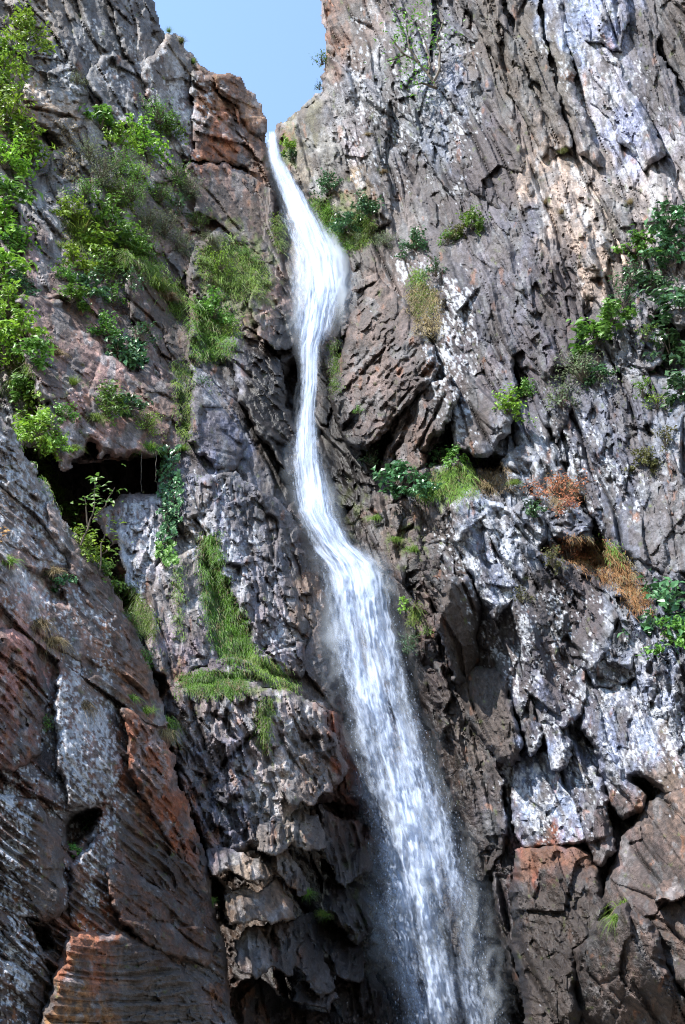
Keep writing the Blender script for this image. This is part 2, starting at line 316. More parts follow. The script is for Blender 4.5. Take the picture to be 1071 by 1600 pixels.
    H += fis * (1.3 - .8 * sm(-.25, .35, fbm(wx / 6 + 4, wz / 8, 2, seed + 66))) * (.16 * hF - .45 * np.exp(-(cF / .12) ** 2) * sm(-.1, .35, fbm(u / 5, v / 1.2, 2, seed + 56)))
    lay_r = np.full(X.shape, .5, F)
    zn = sm(-.25, .35, fbm(wx / 6 + 4, wz / 8, 2, seed + 66))
    if strat:               # bedding plates: ragged saw-tooth across the foliation
        q = v / lw + .35 * gn(u / 7, v / 3.5, seed + 15) + .10 * gn(u / 1.0, v / .5, seed + 16)
        fr = q - np.floor(q); ly = np.floor(q).astype(np.int32)
        rnd = u01(h2(ly, np.floor(u / 3 + ly * .37 + .3 * gn(u / 2, v, seed + 18)).astype(np.int32), seed + 17))
        H += strat * (.2 + .95 * zn) * (np.where(fr < .8, (fr / .8) ** 1.5, 1 - sm(.8, 1.0, fr)) * (.5 + .6 * rnd)); lay_r = rnd
    H = H * F(hs)
    H *= np.clip(s * sc / .3, .2, 1)
    q = 1 - np.clip(s / w, 0, 1)
    D = D - H + E * (1 - np.sqrt(np.clip(1 - q * q, 0, 1)))
    for (pp, dep, pw) in pits:
        D += dep * sm(-2, pw, sdf(X, Y, pp) + 3 * gn(X / 12, Y / 12, seed + 2) + 1.5 * gn(X / 5, Y / 5, seed + 6))
    D2 = np.zeros(shp, F); D2[msk] = D; W2 = msk.astype(F)
    def soft(q):
        q = np.pad(q, 1); q = q[:-2] + 6 * q[1:-1] + q[2:]; return q[:, :-2] + 6 * q[:, 1:-1] + q[:, 2:]
    D = (soft(D2) / np.maximum(soft(W2), F(1e-6)))[msk]
    V = at(X, Y, D).astype(F)
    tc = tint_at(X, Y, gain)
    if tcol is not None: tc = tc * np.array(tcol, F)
    li = spots(X, Y, LICHEN) * lich; mo = spots(X, Y, MOSS)
    wm = spots(X, Y, WET_SHADE) + wetadd
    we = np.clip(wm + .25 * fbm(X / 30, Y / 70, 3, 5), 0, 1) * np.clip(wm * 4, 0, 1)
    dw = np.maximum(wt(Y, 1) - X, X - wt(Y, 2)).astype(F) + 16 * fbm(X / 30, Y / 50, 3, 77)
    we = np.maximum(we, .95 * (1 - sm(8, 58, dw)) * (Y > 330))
    n8 = fbm(X / 17, Y / 24, 4, seed + 201); n5 = fbm(X / 5.5, Y / 6.5, 3, seed + 202)
    tc = tc * np.clip(1 + .5 * (rB - .5) + .45 * (rC - .5) + .35 * (rD - .5) + .3 * n8 + .36 * n5 + .5 * (lay_r - .5), .25, 2.1)[..., None]
    def lay(m, col):
        nonlocal tc
        m = m[..., None].astype(F); tc = tc * (1 - m) + np.array(col, F) * m
    lum = tc.mean(-1, keepdims=True)
    pm = (.6 * sm(.16, .34, fbm(X / 26, Y / 44, 5, seed + 203) + .2 * (rB - .5)))[..., None]
    tc = tc * (1 - pm) + pm * np.clip(lum * np.array([1.34, 1.34, 1.40], F) + .025, 0, .4)
    lay(.62 * sm(.10, .26, fbm(X / 24, Y / 60, 5, seed + 204) + .25 * (rC - .5)), (.062, .050, .047))
    lay(.4 * sm(.30, .52, fbm(X / 22, Y / 46, 5, seed + 205) + .95 * spots(X, Y, RUST) - .34), (.25, .10, .042))
    for (pp, cc, ww) in STAIN_SHADE:
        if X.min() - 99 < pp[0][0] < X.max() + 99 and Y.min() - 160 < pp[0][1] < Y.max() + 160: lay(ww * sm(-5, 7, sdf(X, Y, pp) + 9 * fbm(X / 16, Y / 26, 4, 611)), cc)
    ln = .7 * fbm(X / 5.2, Y / 8.5, 4, seed + 206, .65) + .6 * fbm(X / 26, Y / 48, 4, seed + 207) + .3 * (rC - .5)
    lm = sm(0, .12, ln - (.78 - .85 * li) - .35 * (li < .2))
    lay(.85 * lm, (.37, .38, .41))
    lay(.8 * sm(.35, .75, .6 * fbm(X / 12, Y / 16, 4, seed + 208) + 1.6 * mo), (.075, .095, .022))
    # keep the sight-line table
    ix = np.round(X / 2).astype(int) + 60; iy = np.round(Y / 2).astype(int) + 60
    ok = keepm & (ix >= 1) & (ix < 679) & (iy >= 1) & (iy < 959)
    for ddx in (0, 1):
        for ddy in (0, 1):
            np.minimum.at(YB, (iy[ok] - ddy, ix[ok] - ddx), D[ok])
    ny, nx = shp
    id_ = np.zeros(shp, np.int32); id_[msk] = np.arange(len(X), dtype=np.int32)
    kq = keep[:-1, :-1] & keep[1:, :-1] & keep[:-1, 1:] & keep[1:, 1:]
    Q = np.stack([id_[:-1, :-1][kq], id_[1:, :-1][kq], id_[1:, 1:][kq], id_[:-1, 1:][kq]], -1)
    V = V.reshape(-1, 3); tc = tc.reshape(-1, 3).astype(F); we = we.ravel()
    # sides: every rim edge runs back into the hill
    e = np.concatenate([Q[:, [0, 1]], Q[:, [1, 2]], Q[:, [2, 3]], Q[:, [3, 0]]])
    key = e.min(1).astype(np.int64) * (ny * nx) + e.max(1)
    _, inv, cnt = np.unique(key, return_inverse=True, return_counts=True)
    be = e[cnt[inv] == 1]
    bv = np.unique(be)
    dirv = V[bv] - CAMP.astype(F); dirv /= np.linalg.norm(dirv, axis=1, keepdims=True)
    ring = [bv]; allV = [V]; T = [tc]; A2 = [we]; base_i = len(V)
    rngs = np.random.RandomState(seed)
    for k, fr in enumerate((.12, .35, 1.0)):
        off = dirv * (thick * fr) + rngs.normal(0, .002, (len(bv), 3))
        allV.append((V[bv] + off).astype(F)); T.append(tc[bv]); A2.append(np.clip(we[bv] + .1, 0, 1))
        ring.append(np.arange(base_i, base_i + len(bv))); base_i += len(bv)
    look = np.zeros(len(V), np.int64); look[bv] = np.arange(len(bv))
    sq = []
    for k in range(3):
        r0 = ring[k][look[be]]; r1 = ring[k + 1][look[be]]
        sq.append(np.stack([r0[:, 1], r0[:, 0], r1[:, 0], r1[:, 1]], -1))
    Q = np.concatenate([Q] + sq)
    V = np.concatenate(allV); T = np.concatenate(T); A2 = np.concatenate(A2)
    used = np.unique(Q); rm = np.zeros(len(V), np.int32); rm[used] = np.arange(len(used))
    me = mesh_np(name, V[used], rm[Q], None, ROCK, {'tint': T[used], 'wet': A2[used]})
    return link(name, me, parent)
def depth_at(x, y, r=1):
    ix = int(round(x / 2)) + 60; iy = int(round(y / 2)) + 60
    ix = min(max(ix, 2), 677); iy = min(max(iy, 2), 957)
    win = YB[iy - r:iy + r + 1, ix - r:ix + r + 1]; win = win[win < 1e8]
    return float(np.median(win)) if len(win) else None

# ================================================================== THE PLACE
def structure(o, label): return props(o, label, None, None, 'structure')
rock_label = lambda o, t: props(o, t)

# ---- ground in front of the fall (below the frame)
def ground():
    n = 90
    xs = np.linspace(-1, 1, n); X, Y = np.meshgrid(np.sign(xs) * np.abs(xs) ** 2 * 400, np.sign(xs) * np.abs(xs) ** 2 * 400)
    Z = -.4 + .25 * fbm(X / 6, Y / 6, 3, 4) - .6
    k = N('riverbed_gravel')
    pos = k.add('TexCoord').outputs['Object']
    c = k.mix(k.ramp(k.noise(pos, 2.5, 6, .65), .3, .7), (.09, .075, .06), (.24, .21, .18)); k.l.new(c, k.b.inputs['Base Color']); k.b.inputs['Roughness'].default_value = .9
    i = np.arange(n * n).reshape(n, n)
    Q = np.stack([i[:-1, :-1].ravel(), i[:-1, 1:].ravel(), i[1:, 1:].ravel(), i[1:, :-1].ravel()], -1)
    structure(link('ground', mesh_np('ground', np.stack([X, Y, Z], -1).reshape(-1, 3), Q, None, k.m)), 'gravel river bed at the foot of the waterfall')
ground()

# ---- survey surfaces
gy_ = [(float((a + b) / 2), float(y), d + 2.6) for y, a, b, d in WT[::2]] + [(float((a + b) / 2) + sx, float(y), d + 3.6) for y, a, b, d in WT[::5] for sx in (-170, 170)]
B_G = tps(gy_)
B_R = tps([(440, 200, 41.8), (505, 0, 39), (500, 300, 38.2), (560, 400, 35), (530, 600, 32.6), (520, 760, 30), (620, 950, 27), (700, 1200, 25.2), (780, 1500, 23.5), (850, 1700, 22.5), (700, 0, 35.5), (700, 400, 31.5), (700, 800, 26.5),
           (850, 0, 33), (850, 400, 29), (850, 800, 24.5), (850, 1200, 22), (850, 1600, 20.5), (1071, 0, 29), (1071, 400, 25.5), (1071, 800, 22), (1071, 1200, 19.5), (1071, 1600, 17.5), (1400, 800, 18), (1400, 0, 25), (1400, 1600, 14.5), (1750, 0, 22), (1750, 800, 16.5), (1750, 1600, 13.5)])
B_L = tps([(235, -50, 37), (400, 170, 42), (425, 300, 40), (460, 500, 35), (460, 700, 31.5), (470, 800, 30), (300, 300, 36.5), (300, 500, 32), (300, 700, 28.5), (150, 0, 34), (150, 300, 31), (150, 600, 26.5), (0, 0, 30), (0, 300, 27.5), (0, 600, 23.5), (-250, 300, 22), (-250, 0, 25), (100, 800, 25), (-800, 300, 20), (-800, 0, 22), (-800, 600, 18)])
B_C = tps([(200, 800, 24.5), (300, 760, 25.5), (400, 800, 26.8), (500, 900, 28), (520, 1000, 26.6), (545, 1150, 25.2), (560, 1300, 24.8), (590, 1500, 24.2), (300, 1000, 22), (280, 1200, 20), (400, 1100, 22), (400, 1300, 20.4), (400, 1500, 19.6), (350, 1700, 18.6), (570, 1700, 23)])
B_N = tps([(0, 640, 15.5), (100, 830, 17), (200, 950, 18), (250, 1100, 18), (300, 1300, 17), (360, 1600, 16), (0, 900, 13.5), (0, 1200, 12), (0, 1600, 10.5), (150, 1200, 14.5), (200, 1500, 13.6), (-300, 900, 10.5), (-300, 1600, 9), (-800, 560, 13), (-800, 900, 11.5), (-800, 1600, 10)])
off = lambda f, d: (lambda x, y: f(x, y) + F(d))

# ---- gully bed behind the water
gully = rock('cliff_gully', [(412, 214), (440, 216), (520, 300), (600, 400), (650, 700), (760, 1000), (850, 1400), (900, 1730), (230, 1730), (250, 1000), (330, 740), (390, 600), (405, 400), (410, 300)], B_G, amp=.9, big=.8, step=3.2, seed=3, ang=60, wetadd=.6, gain=0.42, w=8, E=.4, thick=4, lich=.2)
structure(gully, 'dark wet rock gully behind the falling water')
# ---- left cliff
left = rock('cliff_left', [(-800, -230), (226, -230), (238, 0), (250, 35), (262, 52), (285, 62), (300, 88), (318, 105), (345, 118), (372, 125), (392, 150), (402, 170), (412, 200), (418, 222), (426, 262), (434, 305), (441, 340), (450, 380), (458, 430), (460, 480), (463, 520), (464, 560), (448, 600), (444, 650), (450, 720), (474, 800), (490, 840),
                            (300, 830), (292, 740), (262, 716), (100, 722), (60, 700), (-800, 660)], B_L, amp=1, big=1.0, strat=.45, lw=.95, fis=1, seed=7, ang=62, aniso=3.2, w=14, E=1.2, thick=5)
structure(left, 'tall weathered cliff with green scrub, to the water\'s left')
cave = rock('cliff_cave', [(-700, 600), (340, 640), (340, 1000), (330, 1250), (200, 1250), (60, 1000), (-700, 800)], off(B_L, 4.4), step=4, seed=9, gain=0.13, wetadd=.3, amp=.7, thick=1, lich=0)  # very low gain paints the hollow's shade into its back wall
structure(cave, 'back wall of the hollow under the pink slab, shade painted black')
def LB(label, poly, **k):
    d = dict(base=B_L, parent=left, w=8, E=.6, thick=2.5, big=.45, strat=.25, lw=.7); d.setdefault('grow', 6); d.update(k); d['lift'] = d.get('lift', 1) * (1 if d.pop('proud', 0) else .42)
    return rock_label(rock('rock_block', poly, d.pop('base'), **d), label)
LB('rounded grey block with dark hollows', [(38, 68), (75, 75), (110, 95), (134, 130), (138, 170), (130, 200), (95, 214), (72, 205), (45, 190), (38, 150), (34, 100)], lift=1.5, gy=-.6, seed=11, ang=20, aniso=2, w=20, E=1.8, pits=[([(48, 105), (75, 112), (80, 140), (60, 150), (45, 140)], .6, 8), ([(70, 180), (110, 178), (120, 198), (85, 205)], .5, 8)])
LB('jutting grey slab', [(140, 120), (175, 70), (205, 100), (235, 150), (232, 200), (200, 205), (170, 170)], lift=.8, seed=12, gx=.8)
LB('steep grey fin', [(165, -20), (215, -40), (240, 60), (262, 130), (240, 160), (210, 90)], lift=.9, seed=13, gx=1.0, aniso=4)
LB('pale pitted slab', [(225, 105), (265, 60), (297, 100), (302, 190), (296, 245), (262, 230), (240, 170)], lift=1.2, seed=14, gx=.5, lich=1.3)
LB('orange weathered wedge', [(302, 115), (345, 122), (388, 150), (408, 205), (420, 262), (415, 300), (385, 260), (350, 250), (310, 250), (300, 190)], lift=1.0, seed=15, gx=1.5, ang=35, aniso=3, gain=0.66, w=10)
LB('dark ridge crest', [(340, 120), (372, 126), (396, 160), (412, 205), (400, 210), (372, 170), (352, 150)], lift=2.0, seed=16, gx=1.0, ang=45, w=9)
LB('dark brown shoulder beside the water', [(300, 262), (350, 262), (400, 285), (424, 320), (440, 370), (452, 430), (440, 440), (400, 390), (350, 350), (310, 330)], lift=1.0, seed=17, gx=1.6, ang=50)
LB('pale rib', [(80, 235), (115, 225), (140, 280), (150, 340), (120, 335), (95, 325), (82, 290)], lift=.9, seed=18)
LB('grey knob', [(150, 220), (200, 215), (240, 230), (275, 240), (285, 280), (250, 285), (200, 270), (160, 262)], lift=.9, seed=19, gy=-.8)
LB('overhanging block with pale streaks', [(40, 398), (75, 395), (120, 425), (135, 445), (110, 460), (70, 464), (42, 452)], lift=1.4, seed=20, gy=-1.4, w=8)
LB('pink sloping slab above the black hollow', [(38, 470), (78, 478), (130, 520), (180, 560), (240, 578), (275, 612), (288, 690), (246, 704), (192, 714), (140, 704), (100, 722), (78, 690), (68, 640), (45, 560)], proud=1, lift=2.4, gy=-1.0, gx=.4, jag=1.9, seed=21, ang=30, aniso=3, amp=.7, big=.25, w=12, E=1.6, thick=5)
LB('dark rib facing the water', [(196, 398), (246, 420), (286, 480), (302, 545), (290, 618), (268, 615), (236, 570), (208, 500)], lift=1.7, gx=2.4, seed=22, ang=62, aniso=4)
LB('flat purple slab', [(140, 440), (190, 430), (230, 480), (240, 545), (205, 560), (160, 520)], lift=.9, seed=23, amp=.5, ang=40)
LB('mossy ridge', [(310, 380), (352, 345), (410, 395), (448, 450), (464, 500), (460, 545), (425, 540), (395, 515), (360, 545), (325, 575), (300, 545), (300, 450)], lift=1.2, gx=1.2, seed=24, ang=55, aniso=2)
LB('pink fractured corner', [(400, 430), (440, 450), (460, 490), (458, 530), (430, 545), (405, 520), (395, 470)], proud=1, lift=2.4, gx=1.0, seed=25, ang=60, aniso=1.6, gain=0.69)
LB('dark slanting rib', [(345, 540), (385, 520), (430, 560), (450, 640), (470, 730), (455, 740), (410, 680), (375, 610)], proud=1, lift=1.8, gx=1.6, seed=26, ang=55, aniso=4, wetadd=.3)
LB('bluish smooth block', [(303, 575), (345, 578), (376, 622), (386, 690), (378, 715), (355, 732), (328, 716), (298, 690), (296, 630)], proud=1, lift=1.8, gx=-.2, gy=-.5, seed=27, amp=.6, ang=40, aniso=1.8, w=11, E=1.4)

rock_label(rock('rock_block', [(150, 800), (200, 768), (262, 774), (258, 830), (190, 855), (160, 842)], B_C, lift=-.4, parent=left, w=8, E=.8, big=.4, seed=29, wetadd=.2, ang=80), 'dim streaked rock at the bottom of the hollow')
LB('shaded rock behind the ivy', [(256, 700), (300, 690), (338, 722), (342, 800), (295, 812), (252, 800)], proud=1, lift=2.0, seed=28)

# ---- slab stack between the buttress and the water
slab = rock('cliff_slab', [(186, 800), (235, 778), (296, 742), (345, 732), (392, 758), (430, 780), (462, 812), (492, 868), (512, 925), (517, 985), (527, 1050), (542, 1120), (556, 1190), (566, 1250), (540, 1262), (470, 1250), (455, 1300), (440, 1335), (400, 1325), (360, 1345), (318, 1350), (290, 1290), (262, 1180), (240, 1060), (210, 960), (190, 880)],
            B_C, amp=1, big=.7, seed=31, ang=70, aniso=2.6, w=14, E=1.4, thick=4, strat=.2, lw=.7)
structure(slab, 'grey slab stack between the near buttress and the water')
def CB(label, poly, **k):
    d = dict(base=B_C, parent=slab, w=7, E=.8, thick=2.2, big=.3); d.setdefault('grow', 6); d.update(k); d['lift'] = d.get('lift', 1) * (1 if d.pop('proud', 0) else .42)
    return rock_label(rock('rock_block', poly, d.pop('base'), **d), label)
CB('pale streaked face', [(188, 795), (236, 780), (258, 800), (256, 860), (240, 920), (205, 910), (190, 860)], lift=.7, seed=32, ang=85, aniso=4, lich=1.4)
CB('smooth brown slab', [(250, 880), (318, 850), (326, 930), (330, 1000), (338, 1040), (300, 1050), (272, 1078), (246, 1050), (232, 1000), (238, 930)], lift=1.3, gx=.3, seed=33, amp=.55, big=.2, ang=75, w=10, E=1.5)
CB('blue grey wrinkled slab', [(298, 748), (350, 736), (396, 768), (430, 812), (448, 870), (470, 940), (476, 990), (440, 975), (405, 985), (372, 940), (335, 860), (306, 810)], lift=1.5, gx=.5, seed=34, ang=70, aniso=2.2, amp=1.0)
CB('broken block on the slab\'s lower edge', [(395, 975), (440, 965), (470, 985), (480, 1030), (470, 1060), (430, 1050), (400, 1020)], lift=1.6, gx=.3, seed=35, ang=60, aniso=1.4)
CB('wet brown ramp along the water', [(402, 765), (440, 790), (470, 830), (500, 900), (513, 960), (520, 1040), (535, 1110), (525, 1120), (495, 1050), (475, 960), (450, 870), (430, 810)], lift=.9, gx=1.5, seed=36, ang=66, aniso=4.5, wetadd=.2)
CB('tan nose above the water', [(440, 870), (470, 850), (500, 895), (512, 945), (508, 980), (490, 975), (470, 950), (452, 915)], lift=1.3, gx=1.0, seed=37, ang=70, gain=0.69)
CB('narrow broken ledge', [(330, 1040), (385, 1035), (430, 1060), (480, 1085), (505, 1100), (470, 1105), (410, 1085), (340, 1075), (280, 1085), (275, 1070)], lift=1.7, seed=38, ang=12, aniso=2, w=6)
CB('big wrinkled lower slab', [(268, 1085), (340, 1070), (402, 1068), (470, 1092), (506, 1112), (528, 1160), (536, 1205), (518, 1228), (480, 1215), (462, 1240), (448, 1290), (428, 1326), (400, 1318), (360, 1338), (328, 1326), (300, 1270), (276, 1200), (264, 1140)], proud=1, lift=1.8, gy=-.35, seed=39, ang=80, aniso=3.0, amp=1.2, big=.35, strat=.3, lw=.3, w=12, E=1.4,
   pits=[([(345, 1192), (385, 1150), (405, 1135), (400, 1150), (365, 1185), (345, 1205)], .7, 6), ([(468, 1150), (495, 1148), (500, 1172), (472, 1175)], .5, 6)])
CB('upper left plate', [(275, 1100), (330, 1080), (385, 1085), (400, 1125), (370, 1165), (335, 1205), (300, 1200), (280, 1160)], lift=2.3, gy=-.3, seed=40, ang=84, aniso=3.4, amp=.8, w=6, E=.6)
CB('rust stained wet shoulder', [(490, 1100), (522, 1120), (545, 1165), (560, 1215), (558, 1260), (535, 1225), (520, 1170)], lift=1.4, gx=1.5, seed=41, ang=65, wetadd=.2, tcol=(1.15, .9, .75))
teeth = [([(438, 1232), (468, 1196), (502, 1194), (516, 1238), (484, 1256), (455, 1252)], 2.6), ([(408, 1290), (450, 1262), (492, 1275), (510, 1322), (478, 1330), (455, 1312), (430, 1335), (408, 1325)], 2.5), ([(330, 1330), (365, 1325), (402, 1345), (412, 1370), (380, 1372), (352, 1362), (334, 1368)], 2.2),
         ([(425, 1325), (450, 1330), (476, 1372), (490, 1398), (468, 1402), (446, 1372), (428, 1352)], 2.2), ([(352, 1400), (380, 1388), (402, 1398), (432, 1378), (458, 1412), (458, 1428), (425, 1436), (395, 1428), (358, 1446)], 2.4), ([(400, 1352), (428, 1345), (440, 1362), (415, 1372)], 2.0),
         ([(368, 1470), (402, 1448), (440, 1440), (466, 1455), (462, 1482), (452, 1520), (425, 1508), (402, 1525), (380, 1512)], 2.0), ([(455, 1440), (485, 1430), (505, 1500), (520, 1545), (500, 1560), (478, 1530), (462, 1500)], 1.6), ([(462, 1545), (505, 1530), (530, 1556), (512, 1578), (480, 1570), (458, 1566)], 2.1), ([(500, 1440), (545, 1430), (565, 1480), (560, 1530), (525, 1520), (508, 1480)], .9),
         ([(500, 1262), (558, 1290), (574, 1360), (540, 1384), (505, 1332)], 1.0), ([(505, 1345), (560, 1384), (588, 1450), (560, 1474), (512, 1424)], 1.0), ([(530, 1530), (590, 1520), (612, 1600), (600, 1700), (540, 1690)], .9),
         ([(330, 1560), (400, 1530), (460, 1575), (560, 1600), (600, 1660), (560, 1730), (340, 1730)], .8)]
tl = ['fluted tooth under the big slab', 'folded bracket below the slab\'s corner', 'jagged lip over a dark hole', 'narrow hanging flake', 'pale jagged shelf', 'small dark wedge', 'grooved lower block', 'thin upright flake', 'jagged toe block above the pool', 'wet brown boss beside the water', 'dripping ledge under the rust stained shoulder', 'dripping ledge halfway down to the pool', 'lowest dripping ledge beside the water', 'dark foot of the slab stack']
for i, (p, l) in enumerate(teeth):
    CB(tl[i], p, proud=1, grow=5, lift=l, gy=-1.8, tiltr=.25, seed=50 + i, ang=82, aniso=3.0, amp=1.4, strat=.5, lw=.3, w=4, E=.5, thick=2.5, wetadd=.5 if i >= 9 else .1, gain=0.50)

# ---- near buttress, lower left
near = rock('cliff_buttress', [(-800, 540), (-330, 570), (-5, 632), (30, 690), (70, 760), (110, 830), (150, 882), (192, 935), (216, 990), (238, 1055), (262, 1130), (270, 1200), (292, 1262), (320, 1330), (336, 1400), (348, 1470), (362, 1560), (405, 1730), (-800, 1730)], B_N, amp=1.1, big=.7, fine=1.0, gr=.75, fis=.5, tcol=(1.04, .99, .95), gain=.58, seed=61, ang=43, aniso=4, w=12, E=1.2, thick=5, strat=.5, lw=.24,
            pits=[([(98, 1290), (108, 1272), (132, 1262), (156, 1264), (160, 1276), (144, 1298), (118, 1325), (106, 1332), (100, 1312)], 1.7, 9), ([(40, 885), (75, 890), (105, 930), (110, 950), (70, 940), (45, 910)], .8, 10), ([(-10, 1020), (12, 1025), (12, 1070), (-10, 1080)], .9, 8), ([(40, 1440), (75, 1450), (90, 1480), (60, 1490)], .8, 8)])
structure(near, 'reddish layered buttress speckled with white lichen, nearest the camera')
def NB(label, poly, **k):
    d = dict(base=B_N, parent=near, w=9, E=.7, thick=1.6, big=.3, amp=1.0, ang=43, aniso=3.5, fine=1.0, gr=.75, fis=.5, lw=.21, tcol=(1.04, .99, .95), gain=.58); d.setdefault('grow', 6); d.update(k); d['lift'] = d.get('lift', 1) * (1 if d.pop('proud', 0) else .42)
    return rock_label(rock('rock_block', poly, d.pop('base'), **d), label)
NB('grey upper plate', [(-20, 650), (10, 668), (50, 750), (90, 830), (110, 880), (80, 880), (30, 860), (-20, 850)], lift=.7, seed=62, strat=0.36, lw=.22, lich=1.2)
NB('brown smooth bedding plane', [(75, 790), (118, 845), (165, 905), (200, 965), (222, 1030), (240, 1080), (222, 1075), (180, 1005), (130, 930), (95, 860)], lift=.5, gx=.5, seed=63, amp=.8, strat=0.36, lw=.22, lich=.3)
NB('lower bedding plate', [(110, 925), (150, 960), (190, 1030), (235, 1090), (262, 1130), (250, 1140), (200, 1085), (150, 1020), (115, 965)], lift=.9, gx=.4, seed=64, amp=.8, strat=0.46, lw=.22, lich=.7)
NB('pale streaked hump', [(95, 1020), (140, 1040), (180, 1100), (190, 1180), (170, 1250), (140, 1252), (110, 1255), (95, 1200), (85, 1110)], lift=.6, gx=.5, seed=65, strat=0.36, lich=1.1)
NB('pink rounded face', [(-20, 990), (20, 985), (60, 1010), (75, 1090), (60, 1170), (20, 1200), (-20, 1190)], lift=.5, gx=.4, seed=66, amp=.8, strat=0.36, lich=.5)
NB('rusty bedding ribs', [(190, 1110), (235, 1130), (262, 1180), (285, 1260), (312, 1330), (322, 1390), (290, 1350), (250, 1290), (215, 1220)], lift=.6, gx=.8, seed=67, strat=0.40, lw=.2, ang=38, lich=.2, tcol=(1.1, .92, .8))
NB('drooping pale column', [(120, 1340), (160, 1300), (172, 1360), (192, 1430), (185, 1462), (150, 1468), (115, 1450), (105, 1410)], lift=.8, gx=.3, seed=68, strat=0.36, lich=1.0, w=14, E=1.0)
NB('brown tilted block', [(165, 1348), (240, 1385), (310, 1428), (334, 1472), (325, 1500), (280, 1495), (228, 1470), (190, 1440), (172, 1400)], lift=.75, gx=.4, gy=-.3, seed=69, amp=.8, strat=0.36, ang=36, lich=.25)
NB('big dark banded dome', [(112, 1462), (180, 1455), (250, 1482), (318, 1530), (352, 1600), (385, 1730), (30, 1730), (72, 1580), (92, 1510)], lift=1.0, gx=.3, gy=.1, seed=70, amp=.8, strat=0.36, lw=.22, ang=-8, aniso=4, w=24, E=1.4, lich=.1)
NB('dark recessed ledges', [(-20, 1240), (60, 1250), (95, 1330), (105, 1400), (90, 1440), (-20, 1420)], lift=.4, seed=71, strat=0.49, lw=.22, ang=28)
NB('speckled lower corner', [(-30, 1430), (40, 1440), (70, 1500), (65, 1600), (30, 1730), (-30, 1730)], lift=.5, seed=72, strat=0.36, ang=40, lich=1.2)

# ---- right cliff
right = rock('cliff_right', [(500, -230), (503, 0), (512, 40), (510, 80), (508, 112), (498, 142), (482, 166), (458, 180), (440, 192), (434, 210), (434, 240), (440, 262), (458, 285), (492, 330), (535, 395), (545, 440), (530, 480), (524, 530), (518, 600), (512, 700), (520, 800), (556, 862), (600, 905), (618, 950), (632, 1000), (655, 1100), (690, 1190), (722, 1290), (762, 1400), (792, 1500), (826, 1600), (850, 1730), (1750, 1730), (1750, -230)],
             B_R, amp=1, big=1.4, strat=.5, lw=1.1, fis=1.7, lift=.5, gain=.43, tcol=(.92, .98, 1.06), seed=81, ang=68, aniso=3.4, w=13, E=1.4, thick=5,
             pits=[([(582, 700), (640, 648), (662, 640), (655, 668), (622, 705), (592, 740)], 3.2, 12), ([(655, 735), (690, 680), (712, 640), (726, 610), (735, 650), (722, 705), (690, 728)], 3.2, 12), ([(715, 700), (790, 715), (800, 745), (740, 735)], 2.0, 10), ([(826, 636), (838, 640), (862, 720), (874, 800), (862, 800), (845, 730)], 2.2, 7), ([(505, 680), (540, 690), (560, 760), (545, 830), (515, 800)], 1.8, 12)])
structure(right, 'huge grey and tan cliff to the water\'s right')
def RB(label, poly, **k):
    d = dict(base=B_R, parent=right, w=8, E=.6, thick=2.5, big=.6, strat=.35, lw=.8, fis=1.4, gain=.43, tcol=(.92, .98, 1.06), ang=68, aniso=3.2); d.setdefault('grow', 6); d.update(k); d['lift'] = d.get('lift', 1) * (1 if d.pop('proud', 0) else .42)
    return rock_label(rock('rock_block', poly, d.pop('base'), **d), label)
RB('orange prow against the sky', [(505, -60), (545, -60), (548, 30), (535, 75), (520, 100), (511, 100), (513, 45)], lift=.9, seed=82, gx=-1.2, tcol=(1.1, .95, .85))
RB('pale prow above the lip', [(436, 205), (462, 182), (500, 150), (540, 190), (575, 230), (570, 290), (545, 310), (510, 300), (480, 300), (450, 275), (436, 245)], lift=.8, seed=83, gx=-.6, ang=55, aniso=2, gain=0.66)
RB('knobbly rib beside the sky', [(505, 120), (540, 70), (585, 60), (605, 130), (605, 200), (595, 255), (560, 235), (530, 190)], lift=1.2, seed=84, aniso=2, lich=1.2)
RB('tan slanted rib', [(535, 225), (560, 235), (600, 290), (605, 350), (580, 360), (555, 310), (535, 270)], lift=1.3, seed=85, gx=-.4)
RB('grey column', [(592, -60), (668, -60), (672, 40), (665, 140), (655, 230), (620, 235), (605, 160), (598, 60)], lift=1.0, seed=86, aniso=4, lich=1.1)
RB('shadowed column', [(600, 240), (655, 225), (685, 280), (705, 340), (690, 380), (640, 370), (605, 330)], lift=.9, seed=87, aniso=4, pits=[([(600, 310), (622, 305), (622, 335), (604, 340)], 1.0, 6), ([(602, 350), (616, 348), (614, 372), (602, 372)], .8, 5)])
RB('tall grey slab with dark purple stain', [(680, 80), (715, 40), (760, 70), (790, 130), (806, 180), (822, 250), (830, 300), (815, 360), (790, 330), (745, 300), (715, 260), (690, 190), (672, 130)], lift=1.7, gx=-.3, gy=-.2, seed=88, amp=.7, aniso=2.4)
RB('long buttress under the stained slab', [(690, 260), (745, 300), (800, 340), (835, 330), (860, 420), (880, 500), (885, 560), (860, 590), (820, 570), (780, 480), (740, 430), (705, 350)], lift=1.0, gx=-.3, seed=89, amp=.8, aniso=4)
